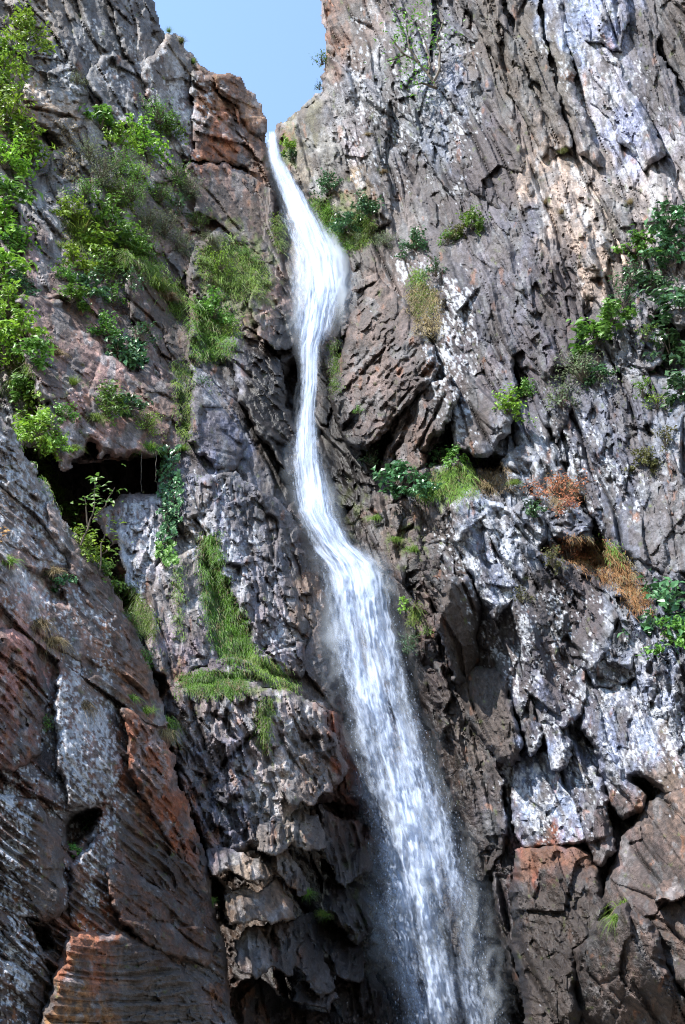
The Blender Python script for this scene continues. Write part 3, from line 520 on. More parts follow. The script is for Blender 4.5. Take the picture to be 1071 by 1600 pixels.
for i, (p, l, tx) in enumerate([([(722, -60), (775, -60), (800, 60), (830, 130), (862, 230), (848, 240), (815, 180), (780, 110), (740, 40)], 2.4, 'overhanging fold, brown streaked'), ([(780, -60), (835, -60), (850, 60), (875, 160), (892, 230), (868, 235), (838, 140), (805, 60)], 3.0, 'second overhanging fold'),
                                ([(840, -60), (880, -60), (888, 50), (900, 140), (930, 230), (940, 260), (905, 240), (880, 160), (855, 60)], 2.6, 'third overhanging fold'), ([(875, -60), (960, -60), (985, 30), (970, 80), (940, 70), (900, 60), (880, 30)], 3.2, 'pale blue jutting head'),
                                ([(900, 70), (950, 75), (985, 130), (1015, 190), (1040, 240), (1010, 260), (965, 220), (930, 160), (905, 110)], 2.4, 'knobbly pale rib'), ([(960, -60), (1010, -60), (1030, 70), (1060, 140), (1090, 230), (1050, 220), (1010, 150), (985, 60)], 1.8, 'grey slanting rib'),
                                ([(1010, -60), (1160, -60), (1160, 250), (1100, 220), (1060, 120), (1030, 50)], 1.9, 'dark brown corner fold')]):
    RB(tx, p, proud=1, lift=l * .62, grow=2, gx=-.5, gy=.3, tiltr=.5, seed=95 + i, ang=66, aniso=5, w=5, E=.5, amp=1.0)
RB('tan wall', [(815, 160), (838, 180), (870, 235), (920, 255), (980, 270), (1030, 300), (1030, 370), (985, 400), (955, 450), (920, 480), (890, 470), (862, 380), (838, 290), (820, 220)], lift=.8, gx=-.3, seed=104, amp=.5, strat=.1, fis=.35, big=.3, aniso=3, gain=0.66, tcol=(.99, .99, 1.0))
RB('dark flake on the tan wall', [(850, 370), (885, 360), (905, 430), (915, 500), (895, 560), (868, 500), (850, 430)], lift=1.5, gx=-.4, seed=105, amp=.6)
RB('pale boulders on the ledge', [(952, 520), (975, 490), (1010, 500), (1035, 530), (1030, 570), (1000, 585), (965, 575)], lift=1.3, seed=106, ang=30, aniso=1.4, w=12)
RB('upright pale blocks at the edge', [(1020, 400), (1060, 390), (1130, 380), (1130, 520), (1060, 510), (1025, 470)], lift=1.2, seed=107, aniso=1.5)
RB('lichened slab', [(690, 470), (718, 415), (765, 440), (790, 520), (805, 600), (796, 660), (760, 712), (722, 700), (704, 640), (688, 560)], proud=1, lift=1.6, gx=-.3, gy=-.3, seed=108, amp=.8, aniso=3, w=10, E=1.6, pits=[([(705, 540), (735, 548), (730, 562), (705, 555)], .6, 5)])
RB('narrow dark slab', [(800, 480), (840, 470), (870, 560), (885, 640), (870, 690), (845, 640), (820, 570)], lift=1.3, seed=109, aniso=4)
RB('split pillar', [(805, 620), (832, 600), (850, 660), (868, 740), (872, 800), (850, 790), (825, 730), (808, 680)], lift=1.0, seed=110, aniso=4)
RB('big grey slab', [(898, 668), (928, 640), (958, 598), (1040, 590), (1120, 560), (1250, 560), (1250, 930), (1100, 900), (1010, 885), (968, 850), (925, 800), (890, 740)], lift=1.6, gx=-.2, gy=-.4, seed=111, amp=.65, big=.35, ang=72, aniso=3, w=12, E=1.2)
RB('leaning slab at the edge', [(985, 700), (1040, 660), (1140, 640), (1140, 900), (1060, 880), (1010, 820)], lift=2.2, gx=-.2, seed=112, amp=.7, aniso=3)
RB('knobbly grey shoulder', [(790, 720), (830, 692), (862, 730), (850, 770), (815, 790), (795, 765)], lift=1.6, seed=113, ang=40, aniso=1.4, lich=1.2)
RB('pale lichen block', [(704, 788), (738, 774), (790, 792), (832, 778), (850, 830), (835, 885), (806, 925), (775, 965), (748, 925), (726, 870), (712, 820)], proud=1, lift=2.2, gx=-.1, gy=-.3, seed=114, amp=.7, aniso=2, lich=1.15, w=9, E=1.5)
RB('grey block under the red bush', [(855, 790), (890, 775), (920, 815), (925, 845), (890, 850), (862, 830)], lift=1.8, seed=115, ang=35, aniso=1.4)
# ridges beside the water
RB('tan topped block leaning over the water', [(530, 482), (560, 448), (588, 432), (590, 455), (575, 485), (548, 500), (534, 520)], lift=1.8, gx=-.8, seed=120, ang=-35, aniso=2, w=6, gain=0.73)
RB('broken brown ridge', [(548, 500), (590, 440), (630, 470), (665, 530), (690, 570), (668, 600), (630, 640), (600, 668), (572, 700), (548, 690), (520, 650), (510, 620), (530, 570)], proud=1, lift=2.2, gx=-.6, gy=-.3, seed=121, ang=-50, aniso=2.4, amp=1.15, w=11, E=2.0, thick=3.5)
RB('dark water worn boss', [(498, 545), (506, 525), (520, 530), (528, 580), (520, 640), (510, 665), (490, 650), (496, 610)], lift=1.1, gx=-.5, seed=122, amp=.5, wetadd=.6, w=9)
RB('dark overhang foot', [(492, 650), (520, 645), (545, 690), (560, 740), (548, 790), (520, 790), (508, 730), (498, 690)], lift=.5, gx=-.5, seed=123, wetadd=.6)
RB('second brown rib', [(640, 640), (672, 600), (700, 590), (715, 625), (690, 668), (655, 705), (640, 750), (612, 790), (592, 775), (604, 720), (612, 680)], proud=1, lift=2.0, gx=-.5, seed=124, ang=-52, aniso=2.4, w=10, E=1.8, thick=3.5)
RB('tan overgrown slope', [(635, 400), (680, 395), (700, 440), (690, 480), (680, 520), (655, 520), (640, 470)], lift=1.2, seed=125, amp=.9, ang=60)
RB('broken knee', [(555, 860), (590, 800), (640, 780), (690, 770), (708, 820), (700, 880), (660, 900), (640, 960), (622, 930), (590, 900)], lift=1.2, gx=-.3, seed=126, ang=-30, aniso=1.6, amp=1.2)
RB('dark slab with pale crest', [(655, 795), (700, 780), (712, 850), (722, 900), (690, 905), (660, 870)], lift=2.0, seed=127, amp=.7, ang=70)
RB('flaked brown rib', [(640, 920), (675, 890), (705, 900), (690, 960), (680, 1030), (700, 1080), (690, 1150), (662, 1090), (645, 1010), (632, 960)], lift=1.8, gx=-.5, seed=128, ang=75, aniso=2, amp=1.1)
RB('smooth dark brown slab', [(700, 905), (730, 905), (748, 960), (745, 1020), (735, 1060), (712, 1060), (700, 1020), (690, 960)], proud=1, lift=2.6, gx=-.2, seed=129, amp=.45, w=9, E=1.5)
RB('brown leaning slab', [(712, 1065), (745, 1045), (785, 1050), (800, 1100), (812, 1160), (800, 1200), (765, 1170), (735, 1130)], lift=2.5, gx=-.2, seed=130, amp=.5, aniso=3, w=9, E=1.4, lich=.3)
RB('tan pillar beside the water', [(698, 1100), (720, 1110), (745, 1150), (775, 1200), (790, 1280), (778, 1340), (752, 1370), (730, 1300), (705, 1220), (690, 1160)], lift=1.6, gx=-.5, seed=131, ang=76, aniso=3)
RB('hanging pale flake', [(774, 1365), (800, 1362), (805, 1420), (802, 1470), (795, 1475), (782, 1430)], lift=1.3, seed=132, aniso=3, gain=0.73, w=7)
for i, (p, l, tx) in enumerate([([(745, 925), (775, 965), (800, 1010), (820, 1070), (845, 1150), (835, 1170), (805, 1090), (775, 1030), (752, 975)], 2.0, 'pale narrow strip'), ([(780, 950), (815, 925), (840, 1000), (868, 1090), (890, 1170), (870, 1200), (845, 1120), (810, 1030)], 1.8, 'grey streaked strip'),
                                ([(830, 900), (870, 895), (905, 885), (930, 900), (955, 925), (965, 960), (950, 1010), (925, 1040), (905, 1000), (880, 985), (850, 965), (832, 930)], 2.8, 'dark stained block below the dry grass'),
                                ([(935, 895), (975, 920), (1010, 950), (1030, 985), (1010, 1010), (985, 1035), (955, 1035), (945, 1000), (958, 950)], 2.5, 'pale grey flank'), ([(835, 985), (860, 970), (895, 1000), (912, 1050), (905, 1110), (880, 1130), (855, 1090), (838, 1040)], 2.4, 'dark oval slab'),
                                ([(910, 1040), (945, 1010), (985, 1030), (1000, 1050), (970, 1062), (935, 1068)], 3.2, 'dark overhang above a black slot'), ([(905, 1090), (935, 1078), (990, 1085), (1000, 1050), (1040, 1000), (1150, 960), (1150, 1260), (1080, 1240), (1020, 1220), (960, 1190), (920, 1150)], 2.2, 'wide pale speckled slab'),
                                ([(800, 1180), (825, 1165), (860, 1190), (890, 1250), (905, 1310), (850, 1322), (822, 1318), (806, 1260)], 2.6, 'white lichened slab'), ([(860, 1140), (890, 1130), (925, 1200), (945, 1280), (960, 1330), (940, 1345), (905, 1290), (880, 1210)], 2.0, 'leaning speckled fin'), ([(930, 1150), (960, 1160), (985, 1220), (1000, 1260), (975, 1275), (950, 1225)], 2.1, 'dark narrow fin')]):
    RB(tx, p, lift=l * .62 + .5, grow=9, gx=-.2, gy=-.4, seed=140 + i, ang=64, aniso=3, amp=.65, w=9, E=1.3, thick=2.2, lich=1.0)
# lower right
RB('rust topped boulder', [(803, 1348), (818, 1326), (860, 1320), (905, 1314), (922, 1332), (946, 1384), (958, 1420), (930, 1462), (908, 1484), (902, 1560), (905, 1730), (838, 1730), (816, 1560), (806, 1470), (800, 1400)], proud=1, lift=2.4, grow=4, gy=-.5, gx=.1, seed=160, amp=.5, big=.3, aniso=2, ang=76, w=18, E=2.4, thick=3, lich=.1)
RB('brown slope with grass', [(905, 1490), (935, 1455), (975, 1420), (1010, 1450), (1040, 1520), (1080, 1600), (1130, 1730), (905, 1730)], proud=1, grow=12, lift=2.4, seed=161, ang=50, aniso=2.4, amp=.9, w=12, E=1.5)
RB('reddish shoulder', [(950, 1400), (985, 1300), (1030, 1255), (1080, 1225), (1180, 1200), (1180, 1400), (1060, 1380), (1020, 1420), (985, 1440)], proud=1, grow=12, lift=2.2, seed=162, ang=48, aniso=2.2, amp=.9, w=12, E=1.4)
RB('small grey block in the shoulder', [(1028, 1385), (1058, 1368), (1070, 1400), (1050, 1410), (1030, 1405)], proud=1, lift=3.0, seed=163, ang=20, aniso=1.3, w=6, gain=0.76)
RB('brown slab at the corner', [(1005, 1425), (1050, 1405), (1180, 1380), (1180, 1640), (1090, 1560), (1045, 1500)], proud=1, grow=12, lift=2.6, seed=164, ang=52, aniso=3, amp=.8)

# ================================================================== WATER
def water_material(name, col, tr):
    k = N(name)
    a = k.attr('alpha')
    d = k.add('BsdfDiffuse', {'Color': (*col, 1)}); t = k.add('BsdfTranslucent', {'Color': (*col, 1)})
    m = k.add('MixShader', {0: tr}); k.l.new(d.outputs[0], m.inputs[1]); k.l.new(t.outputs[0], m.inputs[2])
    x = k.add('BsdfTransparent')
    m2 = k.add('MixShader', {0: a}); k.l.new(x.outputs[0], m2.inputs[1]); k.l.new(m.outputs[0], m2.inputs[2])
    k.l.new(m2.outputs[0], k.out.inputs['Surface']); k.n.remove(k.b)
    return k.m
FOAM = water_material('white_water', (.58, .66, .82), .35)
MISTM = water_material('spray_mist', (.78, .85, .95), .45)
fall = bpy.data.objects.new('water', None); COL.objects.link(fall); fall.location = at(700, 1640, 22.9)
structure(fall, 'white waterfall plunging down the gully in two leaps')
def child_of_fall(o):
    o.parent = fall; o.matrix_parent_inverse = fall.matrix_basis.inverted(); return o
BRIGHT = [(468, 510, 22, 30, .5), (480, 790, 30, 45, .45), (530, 880, 40, 45, .35), (665, 1260, 50, 60, .3), (640, 1330, 45, 60, .25), (500, 400, 30, 60, .3), (425, 240, 14, 50, .5), (450, 310, 20, 60, .4)]
def curtain(name, forward, rmax, seed, kind):
    ys = np.arange(205, 1722, 2.4 if kind != 'mist' else 6, dtype=F); rs = np.linspace(-rmax, rmax, 110 if kind != 'mist' else 60, dtype=F)
    R, Y = np.meshgrid(rs, ys)
    l = wt(Y, 1); r = wt(Y, 2); c = (l + r) / 2; hw = (r - l) / 2
    wob = 1 + .13 * fbm(R * 0 + 3 + np.sign(R), Y / 60, 3, seed) * np.abs(R) + .08 * gn(np.sign(R) * 2 + 7, Y / 15, seed + 1) * np.abs(R)
    up = 1 - sm(820, 900, Y)
    X = c + R * hw * wob
    rx = R * hw                                           # px from the middle
    st = fbm(rx / 9 + 9, Y / 240, 3, seed + 2, .5)         # long strands
    st2 = fbm(rx / 3.2, Y / 130, 2, seed + 3, .5)
    fn = fbm(X / 2.6, Y / 9, 3, seed + 4, .7)           # clots and drops
    cl = fbm(rx / 26, Y / 95, 4, seed + 8, .55)            # surges
    ar = np.abs(R)
    D = wt(Y, 3) - forward - (.55 + .25 * cl) * np.sqrt(np.clip(1 - (ar / rmax) ** 2, 0, 1)) * np.clip(hw / 35, .35, 1.3)
    br = np.zeros(X.shape, F)
    for (bx, by, ax, ay, w) in BRIGHT: br += w * np.exp(-((X - bx) / ax) ** 2 - ((Y - by) / ay) ** 2)
    gx_ = np.interp(Y, [1300, 1340, 1420, 1500, 1600, 1720], [683, 688, 703, 712, 722, 735]); gw = np.interp(Y, [1320, 1350, 1450, 1600], [0.01, 7, 15, 20])
    gap = np.exp(-((X - gx_ + 5 * gn(Y / 30, Y * 0 + 2, 5)) / gw) ** 2) * sm(1318, 1360, Y)
    gx2 = np.interp(Y, [1420, 1500, 1720], [640, 652, 690]); gap2 = np.exp(-((X - gx2) / 13) ** 2) * sm(1430, 1500, Y)
    low = sm(880, 1150, Y)
    if kind == 'core':
        D -= .10 * st + .02 * st2 + .12 * cl
        a = (1 - sm(.28, 1.1, ar + .2 * st + .12 * st2 * up + .15 * fn * up)) * np.clip(.86 - .34 * low + .26 * st + .05 * st2 + .45 * cl + br, 0, 1)
    elif kind == 'strands':
        D -= .10 * st + .15 * cl
        a = (1 - sm(.35, 1.05, ar + .25 * st2 + .2 * fn)) * sm(-.25, .75, .8 * st + .18 * st2 + .65 * cl + br * .6) * (.8 - .2 * low)
    elif kind == 'drops':
        D -= .3 * cl + .12 * st2
        a = (1 - sm(.7, 1.0, ar)) * sm(.0, .6, fn + .35 * st2 - .1) * (.10 + .22 * low)
    else:
        D -= .2 * cl
        a = .34 * np.exp(-(ar / 1.05) ** 2 * 1.2) * np.clip(.75 + .6 * cl, 0, 1.4)
        for (bx, by, ax, ay, w) in [(442, 690, 16, 80, .24), (528, 405, 34, 60, .6), (466, 440, 8, 60, .35), (540, 460, 16, 30, .35), (450, 600, 20, 60, .2), (585, 905, 40, 26, .4), (520, 1000, 18, 80, .3), (590, 1440, 30, 50, .3), (470, 500, 22, 30, .3), (515, 790, 20, 35, .35), (770, 1560, 22, 90, .25), (740, 1450, 20, 90, .25)]:
            a += w * np.exp(-((X - bx) / ax) ** 2 - ((Y - by) / ay) ** 2)
        a *= (1 - sm(.5, .95, ar / rmax)) * .6
    a = a * (1 - .22 * sm(520, 580, Y) * (1 - sm(720, 790, Y)))
    a = a * (1 - .85 * gap) * (1 - .5 * gap2) * sm(203, 212, Y)
    if kind == 'mist': a = a * (.35 + .65 * (1 - gap))
    V = at(X, Y, D).reshape(-1, 3)
    ny, nx = X.shape; i = np.arange(ny * nx, dtype=np.int32).reshape(ny, nx)
    A = np.clip(a, 0, 1)
    km = (np.maximum.reduce([A[:-1, :-1], A[1:, :-1], A[:-1, 1:], A[1:, 1:]]) > .012)
    Q = np.stack([i[:-1, :-1][km], i[1:, :-1][km], i[1:, 1:][km], i[:-1, 1:][km]], -1)
    us = np.unique(Q); rm = np.zeros(ny * nx, np.int32); rm[us] = np.arange(len(us))
    me = mesh_np(name, V[us], rm[Q], None, MISTM if kind == 'mist' else FOAM, {'alpha': A.ravel()[us]}, True)
    return child_of_fall(link(name, me))
props(curtain('veil', 0.0, 1.15, 301, 'core'), 'white opaque core of the fall')
curtain('strand_sheet', .45, 1.12, 311, 'strands')
curtain('droplet_sheet', 1.1, 1.25, 321, 'drops')
props(curtain('mist', .3, 2.1, 341, 'mist'), 'soft spray drifting beside the fall', None, None, 'stuff')
def droplets():
    rg = np.random.RandomState(9); n = 1600
    y = np.concatenate([rg.uniform(260, 860, n // 5), rg.uniform(860, 1640, n - n // 5)])
    side = rg.choice([-1, 1], n); e = np.abs(rg.normal(0, 1, n))
    r = side * (1.02 - .30 * rg.rand(n) + .13 * e)
    sp = rg.rand(n) < .25; r[sp] = -rg.uniform(.1, .95, sp.sum())
    l = wt(y, 1); R_ = wt(y, 2); x = (l + R_) / 2 + r * (R_ - l) / 2
    D = wt(y, 3) - rg.uniform(.2, 1.7, n)
    P = at(x, y, D); sz = rg.uniform(.003, .009, n)[:, None, None]
    o = np.array([(1, 0, 0), (-1, 0, 0), (0, 1, 0), (0, -1, 0), (0, 0, 3.2), (0, 0, -3.2)], F)
    V = (P[:, None] + o[None] * sz).reshape(-1, 3)
    f = np.array([(0, 2, 4), (2, 1, 4), (1, 3, 4), (3, 0, 4), (2, 0, 5), (1, 2, 5), (3, 1, 5), (0, 3, 5)], np.int32)
    T = (np.arange(n, dtype=np.int32)[:, None, None] * 6 + f[None]).reshape(-1, 3)
    me = mesh_np('droplets', V, None, T, FOAM, {'alpha': np.full(len(V), .4, F)})
    props(child_of_fall(link('droplets', me)), 'flying drops along the fall\'s edges', None, None, 'stuff')
droplets()

# ================================================================== PLANTS
from mathutils import Quaternion
def leaf_material(name, c1, c2, gloss=.45, tl=.35, dead=False):
    k = N(name)
    v = k.attr('v'); rnd = k.add('ObjectInfo').outputs['Random']
    c = k.mix(v, c1, c2)
    if dead: c = k.mix(k.ramp(v, .03, .12, .8, 0), c, (.24, .18, .09))
    hs = k.add('HueSaturation', {'Hue': k.ramp(rnd, 0, 1, .485, .512), 'Saturation': 1.0, 'Value': k.ramp(rnd, 0, 1, .8, 1.2), 'Color': c}).outputs[0]
    k.l.new(hs, k.b.inputs['Base Color']); k.b.inputs['Roughness'].default_value = gloss; k.b.inputs['Specular IOR Level'].default_value = .35
    t = k.add('BsdfTranslucent', {'Color': hs}); m = k.add('MixShader', {0: tl})
    k.l.new(k.b.outputs[0], m.inputs[1]); k.l.new(t.outputs[0], m.inputs[2]); k.l.new(m.outputs[0], k.out.inputs['Surface'])
    return k.m
LM = {'L': leaf_material('lime_leaf', (.075, .175, .014), (.29, .47, .05)), 'M': leaf_material('green_leaf', (.045, .115, .016), (.15, .29, .045)),
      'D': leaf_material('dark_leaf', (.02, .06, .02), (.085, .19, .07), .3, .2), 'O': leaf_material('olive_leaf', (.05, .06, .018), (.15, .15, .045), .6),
      'R': leaf_material('red_dry_leaf', (.20, .055, .03), (.40, .15, .08), .7), 'G': leaf_material('grey_green_leaf', (.07, .10, .05), (.19, .23, .12), .6),
      'g': leaf_material('green_grass', (.05, .11, .010), (.15, .26, .03), .5, .4, True), 'y': leaf_material('yellow_green_grass', (.045, .10, .012), (.21, .32, .05), .6, .4, True),
      't': leaf_material('straw_grass', (.10, .075, .035), (.34, .26, .14), .7, .3), 'o': leaf_material('orange_dry_grass', (.17, .075, .02), (.44, .25, .10), .7, .3), 'h': leaf_material('hanging_grass', (.026, .072, .006), (.12, .245, .022), .5, .4, True)}
def wood():
    k = N('bark')
    c = k.mix(k.noise(k.add('TexCoord').outputs['Object'], 30, 3), (.05, .04, .03), (.16, .13, .10)); k.l.new(c, k.b.inputs['Base Color']); k.b.inputs['Roughness'].default_value = .85
    return k.m
BARK = wood()
def leaves_mesh(P, Nn, T, L, Wd, v):
    """Folded four-triangle leaves: centre points, normals, long axes, length, width, tone."""
    Nn = Nn / (np.linalg.norm(Nn, axis=1, keepdims=True) + 1e-9); T = T - Nn * (T * Nn).sum(1, keepdims=True); T /= (np.linalg.norm(T, axis=1, keepdims=True) + 1e-9)
    B = np.cross(Nn, T); L = L[:, None]; Wd = Wd[:, None]
    a = P - T * L * .5; b = P + B * Wd * .5 + Nn * Wd * .18 - T * L * .05; c = P + T * L * .5 - Nn * L * .15; d = P - B * Wd * .5 + Nn * Wd * .18 - T * L * .05; m = P + T * L * .05
    V = np.stack([a, b, c, d, m], 1).reshape(-1, 3)
    f = np.array([(0, 1, 4), (1, 2, 4), (2, 3, 4), (3, 0, 4)], np.int32)
    Tt = (np.arange(len(P), dtype=np.int32)[:, None, None] * 5 + f[None]).reshape(-1, 3)
    return V, Tt, np.repeat(v, 5)
def tubes(paths, radii):
    V = []; Tq = []; b = 0
    for p, r in zip(paths, radii):
        for i, (q, rr) in enumerate(zip(p, r)):
            for k in range(4):
                an = k * math.pi / 2
                V.append((q[0] + rr * math.cos(an), q[1] + rr * math.sin(an), q[2]))
            if i:
                for k in range(4):
                    Tq.append((b + (i - 1) * 4 + k, b + (i - 1) * 4 + (k + 1) % 4, b + i * 4 + (k + 1) % 4, b + i * 4 + k))
        b += len(p) * 4
    return np.array(V, F), np.array(Tq, np.int32)
def shrub_meshes(seed, nst, nlf, ll, lw_, squash=.8, open_=.5, droop=0.0):
    rg = np.random.RandomState(seed)
    paths = []; radii = []; P = []; O = []; v = []
    for i in range(nst):
        az = rg.uniform(0, 6.283); el = rg.uniform(-.35, 1.45); R = rg.uniform(.55, 1.0)
        tip = np.array([math.cos(az) * math.cos(el), math.sin(az) * math.cos(el), math.sin(el) * squash * 1.25]) * R
        mid = tip * .5 + np.array([0, 0, .12]) + rg.normal(0, .07, 3)
        tip[2] -= droop * (abs(tip[0]) + abs(tip[1])) * .5
        pts = [np.zeros(3)] + [2 * t * (1 - t) * mid + t * t * tip for t in (.3, .6, .85, 1)]
        paths.append(pts); radii.append([.022, .016, .011, .008, .004])
        n = int(nlf / nst)
        t = rg.uniform(open_, 1.05, n)
        q = (2 * t * (1 - t))[:, None] * mid + (t * t)[:, None] * tip + rg.normal(0, .085, (n, 3))
        P.append(q); O.append(q - tip * .4); v.append(np.clip(rg.normal(.35 + .3 * rg.rand(), .25, n), 0, 1))
    P = np.concatenate(P); O = np.concatenate(O); v = np.concatenate(v); n = len(P)
    Nn = O * .6 + np.array([0, 0, .75]) + rg.normal(0, .45, (n, 3)); T = O + rg.normal(0, .6, (n, 3)) - np.array([0, 0, .2])
    s_ = rg.uniform(.7, 1.3, n)
    V, Tt, vv = leaves_mesh(P, Nn, T, ll * s_, lw_ * s_, v)
    SV, SQ = tubes(paths, radii)
    return (V, Tt, vv), (SV, SQ)
SH = {'round': [(1, 26, 620, .17, .085, .95, .4), (2, 22, 560, .18, .09, .8, .45), (3, 30, 700, .16, .075, .9, .4)], 'big': [(4, 14, 260, .28, .15, .85, .5), (5, 16, 300, .25, .13, .8, .45)], 'sparse': [(6, 16, 200, .17, .08, 1.0, .5), (7, 18, 240, .15, .07, .95, .45)], 'fine': [(8, 34, 900, .10, .04, .95, .3), (9, 40, 1000, .09, .035, .9, .3)]}
CACHE = {}
def shrub_mesh(shape, i, m):
    key = (shape, i, m)
    if key not in CACHE:
        a, b = shrub_meshes(*SH[shape][i])
        fm = mesh_np('foliage', a[0], None, a[1], LM[m], {'v': a[2]}); sm_ = mesh_np('stems', b[0], b[1], None, BARK)
        CACHE[key] = (fm, sm_)
    return CACHE[key]
RG = random.Random(5)
def seat(x, y):
    d = None; r = 1
    while d is None and r < 40: d = depth_at(x, y, r); r += 3
    return d or 30.0
def place(o, x, y, rpx, lean, fwd=.25, sq=1.0):
    D = seat(x, y); m = rpx * mpp(x, y, D)
    o.location = at(x, y + rpx * .45, D - m * fwd)
    o.rotation_mode = 'QUATERNION'; o.rotation_quaternion = Quaternion((1, 0, 0), lean) @ Quaternion((0, 0, 1), RG.uniform(0, 6.28))
    k = m * RG.uniform(.92, 1.08); o.scale = (k, k, k * sq)
def shrub(x, y, rpx, m, shape, label, name='shrub', cat='shrub', group='shrubs rooted in the cliff ledges', lean=.55):
    e = bpy.data.objects.new(name, None); COL.objects.link(e)
    fm, sm_ = shrub_mesh(shape, RG.randrange(len(SH[shape])), m)
    link('foliage', fm, e); link('stems', sm_, e)
    place(e, x, y, rpx * 1.62, lean, .34); props(e, label, cat, group)
    return e
def tuft_mesh(seed, n, droop, wd):
    rg = np.random.RandomState(seed); V = []; Tq = []; v = []
    for i in range(n):
        az = rg.uniform(0, 6.283); el = rg.uniform(.5, 1.5); L = rg.uniform(.6, 1.1)
        d = np.array([math.cos(az) * math.cos(el), math.sin(az) * math.cos(el), math.sin(el)]); side = np.array([-math.sin(az), math.cos(az), 0]) + rg.normal(0, .4, 3)
        side /= np.linalg.norm(side); b0 = rg.normal(0, .10, 3) * np.array([1, 1, .3]); tone = np.clip(rg.normal(.5, .25), 0, 1); b = len(V)
        for j, t in enumerate((0, .35, .7, 1)):
            p = b0 + d * L * t + np.array([0, 0, -droop * L * t * t]) ; w = wd * (1 - .85 * t)
            V += [p + side * w, p - side * w]; v += [tone] * 2
            if j: Tq.append((b + 2 * j - 2, b + 2 * j - 1, b + 2 * j + 1, b + 2 * j))
    return np.array(V, F), np.array(Tq, np.int32), np.array(v, F)
def tuft(x, y, rpx, m, label, group=None, droop=1, name='grass_tuft', lean=.5):
    key = ('tuft', m, droop, RG.randrange(3))
    if key not in CACHE:
        V, Tq, v = tuft_mesh(key[3] + 10 * droop, 210, (.35, .75, 1.15)[droop], .012)
        CACHE[key] = mesh_np('grass_tuft', V, Tq, None, LM[m], {'v': v})
    o = link(name, CACHE[key]); place(o, x, y, rpx * 1.9, lean, .25); props(o, label, 'grass', group or 'grass tufts sprouting from the rock')
    return o
def points_in(poly, n, seed):
    rg = np.random.RandomState(seed); P = np.array(poly, F); out = np.zeros((0, 2), F)
    while len(out) < n:
        q = (P.min(0) + rg.rand(n * 3, 2) * (P.max(0) - P.min(0))).astype(F)
        s_ = sdf(q[:, 0], q[:, 1], poly) + 8 * gn(q[:, 0] / 13, q[:, 1] / 13, seed)
        out = np.concatenate([out, q[s_ > 0]])
    return out[:n]
def sward(poly, n, lpx, m, label, seed, droop=1.3, name='grass', wpx=.55):
    """A mat of grass hanging on the rock: one blade strip per point."""
    n = int(n * 1.9); q = points_in(poly, n, seed); rg = np.random.RandomState(seed + 1)
    q = q + rg.normal(0, 4.5, q.shape); q[:, 1] += 0
    D = np.array([seat(a, b) for a, b in q]); P = at(q[:, 0], q[:, 1], D - .03); mm = mpp(q[:, 0], q[:, 1], D)[:, None]
    L = lpx * mm * rg.uniform(.3, 1.25, (n, 1)); d = np.stack([rg.normal(0, .55, n), -np.abs(rg.normal(.75, .3, n)), rg.normal(.55, .4, n)], 1); d /= np.linalg.norm(d, axis=1, keepdims=True)
    side = np.stack([np.ones(n), rg.normal(0, .5, n), rg.normal(0, .4, n)], 1); side /= np.linalg.norm(side, axis=1, keepdims=True)
    cl = gn(q[:, 0] / 14, q[:, 1] / 18, seed + 2); tone = np.clip(rg.normal(.45, .3, n) + .55 * cl, 0, 1); L = L * (1 + .35 * cl[:, None])
    V = []
    for t in (0, .35, .7, 1):
        p = P + d * L * t + np.array([0, 0, -1.0]) * droop * L * t * t; w = wpx * mm * (1 - .8 * t)
        V += [p + side * w, p - side * w]
    V = np.stack(V, 1).reshape(-1, 3); i = np.arange(n, dtype=np.int32)[:, None] * 8
    Q = np.concatenate([np.stack([i[:, 0] + 2 * j, i[:, 0] + 2 * j + 1, i[:, 0] + 2 * j + 3, i[:, 0] + 2 * j + 2], 1) for j in range(3)])
    o = link(name, mesh_np(name, V, Q, None, LM[m], {'v': np.repeat(tone, 8)})); props(o, label, 'grass', None, 'stuff')
    return o
def ivy(poly, n, lpx, m, label, seed, name='ivy'):
    q = points_in(poly, n, seed); rg = np.random.RandomState(seed + 1)
    D = np.array([seat(a, b) for a, b in q]); mm = mpp(q[:, 0], q[:, 1], D); P = at(q[:, 0], q[:, 1], D - rg.uniform(.05, .5, n))
    Nn = np.stack([rg.normal(-.1, .45, n), -np.abs(rg.normal(.8, .3, n)), rg.normal(.6, .35, n)], 1); T = np.stack([rg.normal(0, .6, n), rg.normal(-.2, .3, n), -np.ones(n)], 1)
    s_ = rg.uniform(.6, 1.35, n) * lpx * mm; v = np.clip(rg.normal(.5, .28, n), 0, 1)
    V, Tt, vv = leaves_mesh(P, Nn, T, s_, s_ * .6, v)
    e = bpy.data.objects.new(name, None); COL.objects.link(e); c = np.array(poly, float).mean(0); e.location = at(c[0], c[1], seat(*c))
    f = link('foliage', mesh_np('foliage', V, None, Tt, LM[m], {'v': vv})); f.parent = e; f.matrix_parent_inverse = e.matrix_basis.inverted()
    P0 = np.array(poly, float); y0, y1 = P0[:, 1].min(), P0[:, 1].max(); paths = []; rad = []
    for k in range(5):
        pts = []
        for yy in np.linspace(y0, y1, 9):
            b = P0[np.abs(P0[:, 1] - yy).argsort()[:3], 0].mean() * .4 + c[0] * .6 + RG.uniform(-8, 8)
            pts.append(at(b, yy, seat(b, yy) - .12))
        paths.append(pts); rad.append([.014] * 9)
    SV, SQ = tubes(paths, rad); t = link('stems', mesh_np('stems', SV, SQ, None, BARK)); t.parent = e; t.matrix_parent_inverse = e.matrix_basis.inverted()
    props(e, label, 'vine'); return e
